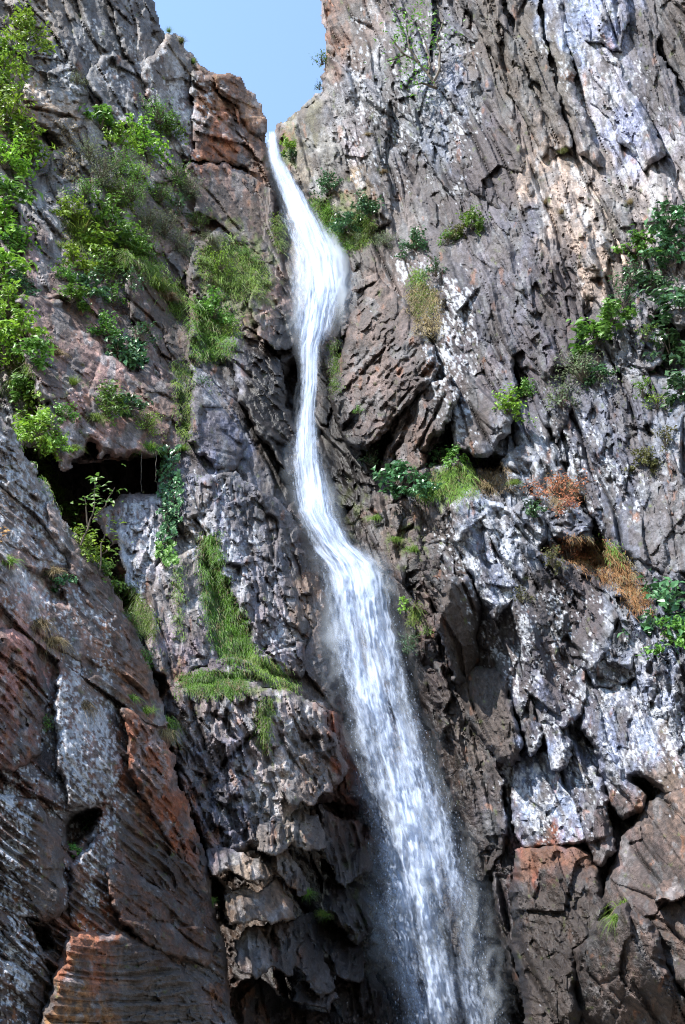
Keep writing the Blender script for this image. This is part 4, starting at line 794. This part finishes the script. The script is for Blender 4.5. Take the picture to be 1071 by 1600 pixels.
# ---- leafy shrubs: x, y, radius px, leaf kind, habit, label
for a in [
 (40, 42, 32, 'L', 'round', 'bright green shrub on the cliff top above the rounded grey block'),
 (4, 84, 32, 'L', 'round', 'topmost lime shrub of the green column along the photo\'s edge'),
 (4, 130, 28, 'L', 'round', 'lime shrub just beside the rounded grey block'),
 (8, 180, 32, 'L', 'round', 'lime shrub level with the foot of the rounded grey block'),
 (44, 236, 32, 'L', 'round', 'spreading lime shrub reaching farthest out below the rounded grey block'),
 (8, 240, 34, 'L', 'round', 'lime shrub at the edge behind the farthest reaching one'),
 (16, 300, 32, 'M', 'big', 'darker shrub with long leaves in the green edge column'),
 (6, 352, 34, 'L', 'round', 'lime shrub in the middle of the green edge column'),
 (10, 410, 34, 'L', 'big', 'broad leaved lime shrub beside the streaked overhang'),
 (14, 470, 36, 'L', 'round', 'brightest lime shrub beside the top of the pink slab'),
 (10, 535, 36, 'L', 'round', 'lowest lime shrub of the green edge column'),
 (50, 545, 26, 'M', 'big', 'dark drooping plant at the edge of the pink slab'),
 (158, 185, 24, 'M', 'big', 'broad leaved plant below the jutting grey slab'),
 (188, 212, 24, 'L', 'round', 'lime shrub high on the cliff between two grey slabs'),
 (222, 218, 30, 'L', 'round', 'widest lime shrub high on the cliff, above the grey knob'),
 (250, 172, 28, 'M', 'fine', 'fine leaved green shrub on the pale pitted slab'),
 (265, 196, 20, 'M', 'round', 'small green shrub under the fine leaved one'),
 (122, 122, 14, 'G', 'fine', 'grey green shrublet on the grey cliff'),
 (140, 235, 22, 'G', 'fine', 'grey green scrub beside the pale rib'),
 (160, 268, 26, 'G', 'fine', 'olive grey bush above the yellow grass'),
 (205, 296, 28, 'M', 'fine', 'dense mid green bush above the grassy shelf'),
 (112, 318, 22, 'L', 'round', 'lime bush at the foot of the pale rib'),
 (172, 342, 36, 'M', 'round', 'rounded rich green bush on the grassy shelf'),
 (150, 378, 30, 'L', 'round', 'lime bush hanging over the grassy shelf'),
 (200, 372, 26, 'M', 'round', 'green bush at the water side end of the grassy shelf'),
 (118, 400, 26, 'L', 'big', 'broad leaved lime plant above the streaked overhang'),
 (112, 458, 22, 'M', 'big', 'leafy plant hanging beside the streaked overhang'),
 (140, 440, 24, 'D', 'big', 'dark leafy plant below the grassy shelf'),
 (178, 462, 24, 'M', 'sparse', 'sparse trailing plant on the flat purple slab'),
 (165, 508, 24, 'M', 'round', 'green bush at the foot of the flat purple slab'),
 (188, 545, 26, 'D', 'big', 'big leaved dark plant in the notch above the pink slab'),
 (222, 520, 20, 'D', 'sparse', 'sparse plant climbing the dark rib'),
 (232, 340, 24, 'G', 'fine', 'grey green bush between shelf and dark shoulder'),
 (280, 320, 22, 'D', 'sparse', 'dark sparse bush under the grey knob'),
 (300, 290, 18, 'G', 'fine', 'small scrubby bush on the dark brown shoulder'),
 (170, 628, 30, 'M', 'round', 'dark green shrub in the middle of the pink slab'),
 (205, 628, 24, 'D', 'big', 'glossy leaved plant beside the shrub on the pink slab'),
 (228, 656, 22, 'L', 'fine', 'lime bush near the lower corner of the pink slab'),
 (62, 660, 32, 'L', 'round', 'lime shrub at the head of the near buttress'),
 (88, 690, 18, 'L', 'round', 'small lime shrub just above the black hollow'),
 (35, 600, 22, 'M', 'big', 'trailing green plant above the near buttress'),
 (335, 480, 24, 'M', 'round', 'round green bush in the middle of the mossy ridge'),
 (318, 600, 14, 'D', 'sparse', 'little dark plant above the bluish block'),
 (102, 798, 22, 'M', 'big', 'leafy plant at the mouth of the black hollow'),
 (132, 850, 26, 'L', 'round', 'straggly lime plant below the black hollow'),
 (160, 888, 24, 'M', 'round', 'green bush on the buttress edge below the hollow'),
 (186, 922, 26, 'M', 'fine', 'feathery green bush between buttress and brown slab'),
 (206, 966, 26, 'M', 'fine', 'lowest feathery green bush beside the smooth brown slab'),
 (450, 222, 13, 'L', 'round', 'tiny lime shrub beside the lip of the fall'),
 (456, 242, 10, 'D', 'big', 'dark leaf rosette just under the lip'),
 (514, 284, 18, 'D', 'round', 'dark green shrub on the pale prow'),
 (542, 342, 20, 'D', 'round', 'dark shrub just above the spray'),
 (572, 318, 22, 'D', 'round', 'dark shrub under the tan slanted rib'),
 (503, 92, 14, 'M', 'sparse', 'open shrub standing out against the sky'),
 (500, 135, 8, 'D', 'sparse', 'wispy twig shrub against the sky, below the open one'),
 (738, 342, 24, 'M', 'round', 'green shrub on the long buttress under the stained slab'),
 (716, 360, 18, 'O', 'round', 'olive shrub touching the green one under the stained slab'),
 (650, 376, 20, 'D', 'round', 'dark shrub under the shadowed column'),
 (682, 418, 20, 'D', 'sparse', 'dark sparse shrub above the straw grass'),
 (700, 372, 14, 'M', 'sparse', 'thin green shrub between two denser ones'),
 (1046, 335, 30, 'D', 'big', 'dark broad leaved bush high at the tan wall\'s outer edge'),
 (1000, 378, 26, 'M', 'big', 'bright broad leaved bush on the tan wall'),
 (1045, 385, 26, 'D', 'big', 'dark bush beside the upright pale blocks'),
 (985, 432, 28, 'D', 'sparse', 'dark straggling bush halfway down the tan wall'),
 (1062, 470, 34, 'D', 'big', 'dark bush below the upright pale blocks'),
 (1050, 540, 36, 'D', 'big', 'large dark bush beside the pale ledge boulders'),
 (958, 490, 26, 'M', 'big', 'green bush where the tan wall ends'),
 (930, 522, 28, 'M', 'big', 'broad leaved bush beside the dark flake'),
 (912, 572, 36, 'G', 'fine', 'wide greyish fine leaved bush in the cleft'),
 (878, 618, 28, 'G', 'sparse', 'pale wispy bush below the wide greyish one'),
 (938, 580, 18, 'D', 'big', 'dark bush hugging the pale ledge boulders'),
 (795, 632, 24, 'L', 'round', 'vivid green shrub beside the lichened slab'),
 (822, 608, 16, 'M', 'round', 'small shrub above the split pillar'),
 (1010, 522, 16, 'M', 'sparse', 'little plant on top of the pale ledge boulders'),
 (1005, 606, 22, 'M', 'sparse', 'leafy sprig on the top of the big grey slab'),
 (1028, 628, 16, 'L', 'sparse', 'yellow green sprig on the big grey slab'),
 (1008, 712, 22, 'O', 'round', 'olive bush in the middle of the big grey slab'),
 (1040, 684, 20, 'O', 'sparse', 'brownish bush under the yellow green sprig'),
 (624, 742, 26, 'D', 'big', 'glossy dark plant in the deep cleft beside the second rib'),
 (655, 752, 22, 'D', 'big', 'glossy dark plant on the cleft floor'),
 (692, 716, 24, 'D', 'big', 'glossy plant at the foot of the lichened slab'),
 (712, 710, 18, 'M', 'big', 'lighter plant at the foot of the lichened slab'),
 (580, 716, 18, 'D', 'sparse', 'dim plant under the broken brown ridge'),
 (832, 790, 16, 'D', 'big', 'blue green sprig above the pale lichen block'),
 (748, 718, 12, 'L', 'sparse', 'small yellow green plant above the pale lichen block'),
 (878, 768, 40, 'R', 'fine', 'pinkish red dry bush below the split pillar'),
 (890, 790, 18, 'R', 'sparse', 'faded red twiggy bush on the grey block'),
 (888, 856, 30, 'R', 'fine', 'red bush beside the orange grass'),
 (864, 872, 20, 'O', 'sparse', 'olive plant beside the lower red bush'),
 (815, 932, 16, 'O', 'sparse', 'olive sprig at the foot of the pale lichen block'),
 (1046, 945, 54, 'D', 'round', 'large rounded green shrub at the end of the orange grass'),
 (1062, 985, 34, 'M', 'round', 'lower rounded green shrub overlapping the large one'),
 (100, 905, 16, 'D', 'big', 'dark rosette in the hollow of the near buttress'),
 (76, 1130, 16, 'M', 'sparse', 'small leafy plant on the speckled buttress'),
 (145, 1285, 14, 'D', 'big', 'dark fern in the round hole of the buttress'),
 (116, 1325, 12, 'M', 'big', 'green fern on the lower lip of the round hole'),
 (665, 985, 12, 'M', 'sparse', 'small wet plant beside the flaked brown rib'),
 (632, 942, 14, 'L', 'sparse', 'bright plant sprouting beside the falling water'),
 (560, 640, 10, 'M', 'sparse', 'tiny plant on the broken brown ridge'),
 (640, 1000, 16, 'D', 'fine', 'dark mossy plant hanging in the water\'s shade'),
 (278, 268, 20, 'M', 'fine', 'small bush under the pale pitted slab'),
 (312, 342, 18, 'M', 'fine', 'bush on the lower edge of the dark brown shoulder'),
 (182, 298, 24, 'L', 'fine', 'lime feathery bush above the rich green one'),
 (100, 425, 18, 'M', 'round', 'bush resting on the streaked overhang'),
 (330, 372, 18, 'G', 'fine', 'grey bush crowning the mossy ridge'),
 (385, 395, 16, 'M', 'fine', 'bush on the water side of the mossy ridge'),
 (118, 826, 22, 'M', 'fine', 'feathery bush on the buttress edge facing the hollow'),
 (226, 1022, 18, 'M', 'fine', 'small feathery bush at the end of the buttress edge'),
 (148, 868, 18, 'L', 'big', 'bright leafy plant on the buttress edge'),
 (20, 210, 26, 'M', 'round', 'deep green shrub tucked between two lime ones below the grey block'),
 (26, 380, 24, 'M', 'round', 'deep green shrub above the broad leaved lime one'),
 (36, 500, 24, 'L', 'big', 'loose lime plant spilling onto the pink slab\'s top'),
 (30, 440, 22, 'D', 'round', 'dark shrub just under the streaked overhang\'s outer end'),
 (190, 250, 26, 'M', 'fine', 'feathery bush below the widest lime shrub'),
 (215, 268, 22, 'L', 'fine', 'small feathery lime bush on the grey knob'),
 (132, 292, 26, 'M', 'fine', 'bushy green plant beside the pale rib\'s foot'),
 (250, 300, 22, 'M', 'fine', 'scrubby bush between the grey knob and the shelf'),
 (258, 350, 24, 'G', 'fine', 'grey bush at the top of the dark rib'),
 (228, 378, 24, 'M', 'fine', 'bush where the grassy shelf meets the dark rib'),
 (285, 380, 20, 'G', 'fine', 'dull bush in the shade beyond the dark rib'),
 (160, 420, 24, 'M', 'round', 'bush hanging under the grassy shelf'),
 (205, 440, 20, 'D', 'sparse', 'trailing dark plant at the upper corner of the purple slab'),
 (345, 410, 22, 'L', 'fine', 'small lime bush on the top of the mossy ridge'),
 (360, 520, 20, 'L', 'fine', 'small lime bush on the lower mossy ridge'),
 (100, 640, 18, 'M', 'round', 'little round bush at the outer foot of the pink slab'),
 (1020, 440, 24, 'D', 'big', 'dark bush between the tan wall and the upright blocks'),
 (975, 465, 22, 'D', 'sparse', 'thin dark bush low on the tan wall'),
 (1066, 600, 26, 'D', 'big', 'dark bush at the photo\'s edge above the big grey slab'),
 (600, 372, 16, 'G', 'fine', 'grey scrub under the rib with two holes'),
 (560, 372, 16, 'G', 'fine', 'grey scrub just beside the upper spray')]:
    shrub(*a)
# ---- grass tufts
for a in [
 (128, 352, 30, 'y', 'yellow green grass tuft at the front of the grassy shelf', None, 0), (145, 365, 26, 'y', 'fountain of pale grass below the rich green bush', None, 1), (95, 372, 22, 'y', 'grass tuft at the outer end of the grassy shelf', None, 1),
 (245, 428, 30, 'y', 'pale drooping grass on the crest of the dark rib', None, 1), (222, 405, 26, 'y', 'drooping grass tuft at the top of the dark rib', None, 2), (265, 450, 22, 't', 'straw tuft lower on the dark rib\'s crest', None, 1),
 (28, 578, 28, 'g', 'long green grass tuft at the pink slab\'s outer edge', None, 2), (66, 525, 20, 'y', 'olive tuft on top of the pink slab', None, 1), (90, 540, 16, 't', 'straw tuft near the top of the pink slab', None, 1), (115, 590, 13, 'y', 'small tuft alone on the pink slab', None, 0),
 (150, 640, 20, 'y', 'lime tuft beside the shrub on the pink slab', None, 1), (232, 682, 26, 'g', 'large green tuft on the lower corner of the pink slab', None, 1), (118, 690, 15, 'y', 'tuft on the lip of the black hollow', None, 1), (290, 655, 18, 'y', 'grass on the edge beside the bluish block', None, 1), (285, 690, 16, 'g', 'green tuft beside the bluish block\'s foot', None, 1),
 (40, 640, 20, 'y', 'yellow green tuft on the buttress crest', None, 1), (62, 715, 20, 'g', 'green tuft on the buttress crest above the hollow', None, 1), (85, 752, 22, 'g', 'lime grass tuft on the buttress crest at the hollow\'s corner', None, 1), (105, 790, 18, 'y', 'pale tuft lower on the buttress crest', None, 1), (128, 835, 18, 'g', 'tuft on the crest below the hollow', None, 1), (150, 870, 16, 'y', 'small tuft where the buttress crest steepens', None, 1),
 (12, 862, 22, 'y', 'yellow green tuft on the near buttress beside orange leaves', None, 1), (60, 955, 26, 't', 'straw coloured tuft under the dark hollow of the buttress', None, 2), (85, 985, 22, 't', 'hanging straw below the dark hollow of the buttress', None, 2), (130, 1085, 24, 't', 'dry hanging grass on the speckled buttress', None, 2), (85, 880, 18, 't', 'straw tuft above the dark hollow of the buttress', None, 1),
 (205, 1080, 16, 'y', 'olive tuft among the bedding plates', None, 1), (255, 1108, 26, 'y', 'yellowish tuft in the corner below the smooth brown slab', None, 2), (258, 1130, 20, 't', 'straw tuft beside the big wrinkled slab', None, 2), (228, 1100, 16, 'g', 'green tuft at the end of the bedding plates', None, 1),
 (264, 44, 7, 'y', 'tiny tuft on the skyline of the peak', None, 0), (302, 92, 8, 'y', 'small skyline tuft above the orange wedge', None, 0), (284, 60, 8, 'O', 'dark skyline tuft between two paler ones', None, 0),
 (880, 232, 9, 'O', 'little dark tuft where the overhanging folds end', None, 0), (852, 312, 9, 't', 'brown tuft on the tan wall', None, 0), (878, 326, 9, 't', 'brown tuft on the tan wall below the other', None, 0), (985, 312, 8, 't', 'brown tuft near the pale rib', None, 0),
 (648, 848, 16, 'y', 'olive tuft on the broken knee', None, 1), (618, 835, 13, 'y', 'tuft above the plunging water\'s edge', None, 1), (588, 800, 14, 'y', 'dull tuft on the knee\'s upper edge', None, 1), (765, 748, 18, 't', 'straw tuft above the pale lichen block', None, 1), (805, 745, 13, 'y', 'tuft beside the knobbly grey shoulder', None, 1),
 (962, 1298, 22, 'g', 'green tuft in the dark cleft above the red shoulder', None, 2), (985, 1395, 32, 'y', 'large yellow green tuft above the brown slope', None, 2), (965, 1420, 20, 'y', 'smaller tuft under the large yellow green one', None, 2), (1000, 1425, 18, 't', 'straw tuft at the edge of the brown slope', None, 2),
 (330, 1400, 12, 'y', 'dim tuft in the hole beside the teeth', None, 1), (480, 1385, 14, 'g', 'dim green tuft below the hanging flake', None, 1), (505, 1420, 12, 'g', 'dim tuft near the water worn wall', None, 1), (430, 350, 14, 'y', 'yellowish tuft beside the upper fall', None, 2), (436, 372, 12, 'y', 'lower yellowish tuft beside the upper fall', None, 2), (310, 740, 14, 'g', 'green tuft under the bluish block', None, 1), (600, 262, 9, 't', 'straw tuft on the pale column', None, 1), (575, 205, 8, 't', 'straw tuft high on the knobbly rib', None, 1)]:
    x, y, r, m, lb, g, dr = a
    tuft(x, y, r, m, lb, g, dr)
# ---- grass mats
sward([(312, 842), (342, 832), (346, 890), (362, 925), (384, 980), (398, 1020), (376, 1038), (348, 1028), (330, 990), (318, 920)], 3600, 10, 'h', 'vivid green grass hanging in a long strip beside the blue grey slab', 401)
sward([(276, 1058), (330, 1050), (386, 1052), (384, 1080), (330, 1086), (284, 1078)], 2000, 9, 'h', 'vivid green grass along the narrow ledge', 402)
sward([(398, 1018), (430, 1040), (470, 1072), (455, 1082), (415, 1060), (385, 1040)], 700, 11, 'y', 'olive grass trailing off the ledge toward the water', 403)
sward([(404, 1098), (422, 1092), (424, 1130), (420, 1172), (410, 1170), (408, 1130)], 420, 10, 'h', 'thin green grass streak on the big wrinkled slab', 404)
sward([(310, 390), (360, 370), (392, 400), (400, 440), (380, 470), (345, 455), (318, 450)], 1300, 13, 'y', 'yellow green grass over the top of the mossy ridge', 405)
sward([(300, 470), (340, 490), (372, 500), (370, 540), (340, 572), (305, 560), (296, 515)], 1400, 14, 'g', 'bright grass over the lower mossy ridge', 406)
sward([(272, 560), (298, 575), (300, 690), (282, 680), (275, 620)], 600, 11, 'y', 'olive grass down the edge of the dark rib', 407)
sward([(488, 312), (512, 322), (530, 352), (546, 390), (530, 398), (510, 365), (494, 335)], 900, 12, 'g', 'wet green grass hanging beside the upper spray', 408)
sward([(548, 345), (580, 335), (582, 372), (562, 392), (548, 380)], 600, 14, 'y', 'hanging yellow green grass under the dark shrubs by the spray', 409)
sward([(636, 448), (662, 440), (690, 465), (688, 520), (665, 530), (640, 500)], 1100, 8, 't', 'straw grass on the overgrown slope', 410)
sward([(640, 455), (675, 450), (680, 490), (650, 495)], 350, 8, 'y', 'olive blades mixed into the straw slope', 430)
sward([(640, 425), (670, 430), (665, 450), (642, 448)], 260, 9, 'y', 'green grass at the top of the straw slope', 411)
sward([(885, 838), (930, 842), (968, 862), (988, 900), (1012, 930), (1014, 962), (985, 950), (955, 912), (922, 890), (890, 878)], 1700, 10, 'o', 'orange dry grass above the dark stained block', 412)
sward([(890, 838), (930, 842), (975, 872), (1010, 925), (1000, 955), (950, 905), (895, 875)], 700, 9, 't', 'straw stems mixed into the orange grass', 428)
sward([(930, 842), (960, 850), (975, 875), (945, 880)], 260, 9, 'y', 'yellow green blades at the crest of the orange grass', 429)
sward([(690, 735), (735, 722), (745, 770), (715, 785), (690, 775), (660, 785), (650, 765)], 1100, 12, 'y', 'olive grass slope above the dark slab with pale crest', 413)
sward([(518, 535), (528, 532), (530, 600), (520, 615), (516, 580)], 330, 8, 'h', 'green moss grass on the water worn boss', 414)
sward([(100, 345), (150, 330), (180, 380), (160, 400), (110, 392)], 1000, 15, 'y', 'long pale grass covering the grassy shelf', 415)
sward([(740, 735), (790, 725), (800, 760), (770, 775), (745, 765)], 500, 11, 't', 'brown grass above the pale lichen block', 416)
sward([(850, 745), (905, 752), (905, 775), (870, 800), (850, 780)], 500, 10, 't', 'straw under the pinkish red bush', 417)
sward([(640, 945), (655, 945), (652, 975), (640, 980)], 200, 9, 'y', 'wet moss grass beside the main plunge', 418)
sward([(270, 880), (285, 880), (287, 1000), (278, 1000)], 260, 8, 'y', 'thin grass seam on the smooth brown slab', 419)
sward([(190, 905), (225, 940), (250, 985), (235, 1000), (205, 960), (185, 925)], 700, 12, 'g', 'grass filling the gap beside the smooth brown slab', 420)
sward([(205, 395), (240, 405), (275, 440), (292, 490), (280, 500), (255, 455), (225, 430)], 900, 16, 'y', 'pale long grass over the crest of the dark rib', 421)
sward([(180, 385), (215, 375), (230, 400), (200, 425), (178, 415)], 500, 16, 'g', 'long green grass at the end of the grassy shelf', 422)
sward([(400, 400), (420, 420), (415, 470), (395, 450), (385, 420)], 450, 9, 'y', 'short olive grass beside the pink fractured corner', 423)
sward([(425, 340), (445, 345), (450, 390), (436, 395)], 350, 10, 'y', 'yellowish grass on the wet wall beside the upper fall', 424)
sward([(15, 560), (45, 570), (50, 620), (25, 625)], 350, 18, 'g', 'long drooping grass above the near buttress', 425)
sward([(30, 640), (55, 680), (85, 745), (110, 800), (98, 800), (60, 730), (30, 670)], 800, 12, 'g', 'lime grass edging the near buttress crest', 426)
sward([(100, 190), (125, 185), (130, 230), (110, 300), (95, 260)], 250, 8, 't', 'dry grass on the pale rib', 427)
ivy([(252, 690), (280, 700), (288, 770), (280, 820), (268, 850), (246, 848), (250, 790), (244, 740)], 620, 9, 'D', 'dark glossy ivy curtain beside the black hollow', 431)
ivy([(244, 845), (272, 842), (278, 880), (255, 885), (244, 870)], 160, 10, 'M', 'paler ivy at the foot of the curtain', 432)
ivy([(188, 520), (225, 530), (232, 570), (205, 578), (186, 550)], 160, 10, 'D', 'broad leaved creeper on the dark rib\'s base', 433)
ivy([(30, 600), (60, 610), (85, 660), (95, 720), (70, 720), (40, 660)], 420, 9, 'L', 'lime creeper trailing over the buttress head', 434)

# ---- plants with stems of their own
def stalk_plant(pts_list, leaf_at, m, label, name='sapling', lpx=14, cat='plant', seed=3, rad=.02, nl=6, spread=.18):
    rg = np.random.RandomState(seed)
    e = bpy.data.objects.new(name, None); COL.objects.link(e)
    b = pts_list[0][0]; D0 = seat(b[0], b[1]); e.location = at(b[0], b[1], D0 - .2)
    paths = []; rd = []
    for p in pts_list:
        q = []; P = np.array(p, float); t = np.linspace(0, 1, 9)
        xs = np.interp(t, np.linspace(0, 1, len(P)), P[:, 0]) + rg.normal(0, .8, 9); ys = np.interp(t, np.linspace(0, 1, len(P)), P[:, 1])
        off_ = np.interp(t, [0, 1], [.2, P[0, 2] if P.shape[1] > 2 else .5]) 
        paths.append([at(a, c, D0 - o) for a, c, o in zip(xs, ys, off_)]); rd.append(np.linspace(rad, rad * .4, 9))
    SV, SQ = tubes(paths, rd); s_ = link('trunk' if name == 'tree' else 'stems', mesh_np('stems', SV, SQ, None, BARK)); s_.parent = e; s_.matrix_parent_inverse = e.matrix_basis.inverted()
    C = []
    for (x, y) in leaf_at: C.append(at(x, y, D0 - .5))
    C = np.repeat(np.array(C), nl, 0); n = len(C); C = C + rg.normal(0, spread, (n, 3))
    Nn = np.stack([rg.normal(0, .4, n), -np.abs(rg.normal(.6, .3, n)), np.abs(rg.normal(.8, .3, n))], 1); T = rg.normal(0, 1, (n, 3)); T[:, 2] -= .3
    L = lpx * mpp(leaf_at[0][0], leaf_at[0][1], D0) * rg.uniform(.6, 1.2, n)
    V, Tt, vv = leaves_mesh(C, Nn, T, L, L * .5, np.clip(rg.normal(.55, .25, n), 0, 1))
    f = link('crown' if name == 'tree' else 'foliage', mesh_np('foliage', V, None, Tt, LM[m], {'v': vv})); f.parent = e; f.matrix_parent_inverse = e.matrix_basis.inverted()
    props(e, label, cat)
stalk_plant([[(126, 852), (146, 800), (150, 750)], [(146, 812), (165, 790), (178, 762)], [(138, 830), (136, 800), (132, 775)]], [(150, 750), (152, 765), (145, 772), (160, 768), (178, 762), (170, 775), (132, 778), (140, 790), (150, 785), (138, 800)], 'M', 'slender sapling rising in front of the black hollow', seed=5)
stalk_plant([[(156, 892), (160, 850), (168, 815)], [(160, 866), (176, 850), (182, 838)]], [(168, 815), (160, 820), (172, 830), (182, 840), (178, 855), (165, 845)], 'L', 'spindly lime plant with a curved stem below the hollow', seed=6, lpx=12)
stalk_plant([[(682, 138), (672, 118), (655, 98), (632, 86), (606, 96)], [(670, 115), (672, 90), (664, 66)], [(655, 98), (640, 76), (638, 56)], [(682, 138), (660, 130), (650, 132)], [(632, 86), (620, 70), (612, 60)], [(676, 130), (690, 100), (684, 62), (694, 30)]],
            [(640, 40), (650, 20), (630, 30), (645, 62), (620, 62), (610, 75), (660, 50), (668, 70), (690, 40), (682, 60), (638, 90), (650, 110), (628, 105), (655, 140), (645, 125), (660, 15), (640, 8)], 'M', 'gnarled bare branched tree clinging to the grey column', name='tree', cat='tree', seed=8, rad=.09, nl=22, spread=.5, lpx=8)
stalk_plant([[(222, 708), (221, 740), (222, 768)], [(244, 706), (243, 730), (243, 752)]], [(243, 752), (222, 768)], 'O', 'bare roots dangling over the black hollow', name='hanging_root', cat='root', seed=9, rad=.009, nl=1, lpx=4)
stalk_plant([[(2, 850), (6, 838), (4, 826)]], [(2, 828), (6, 840), (2, 846), (8, 826)], 'o', 'orange leaved sprig at the photo\'s edge on the buttress', name='sprig', seed=11, rad=.008, nl=3, spread=.03, lpx=10)
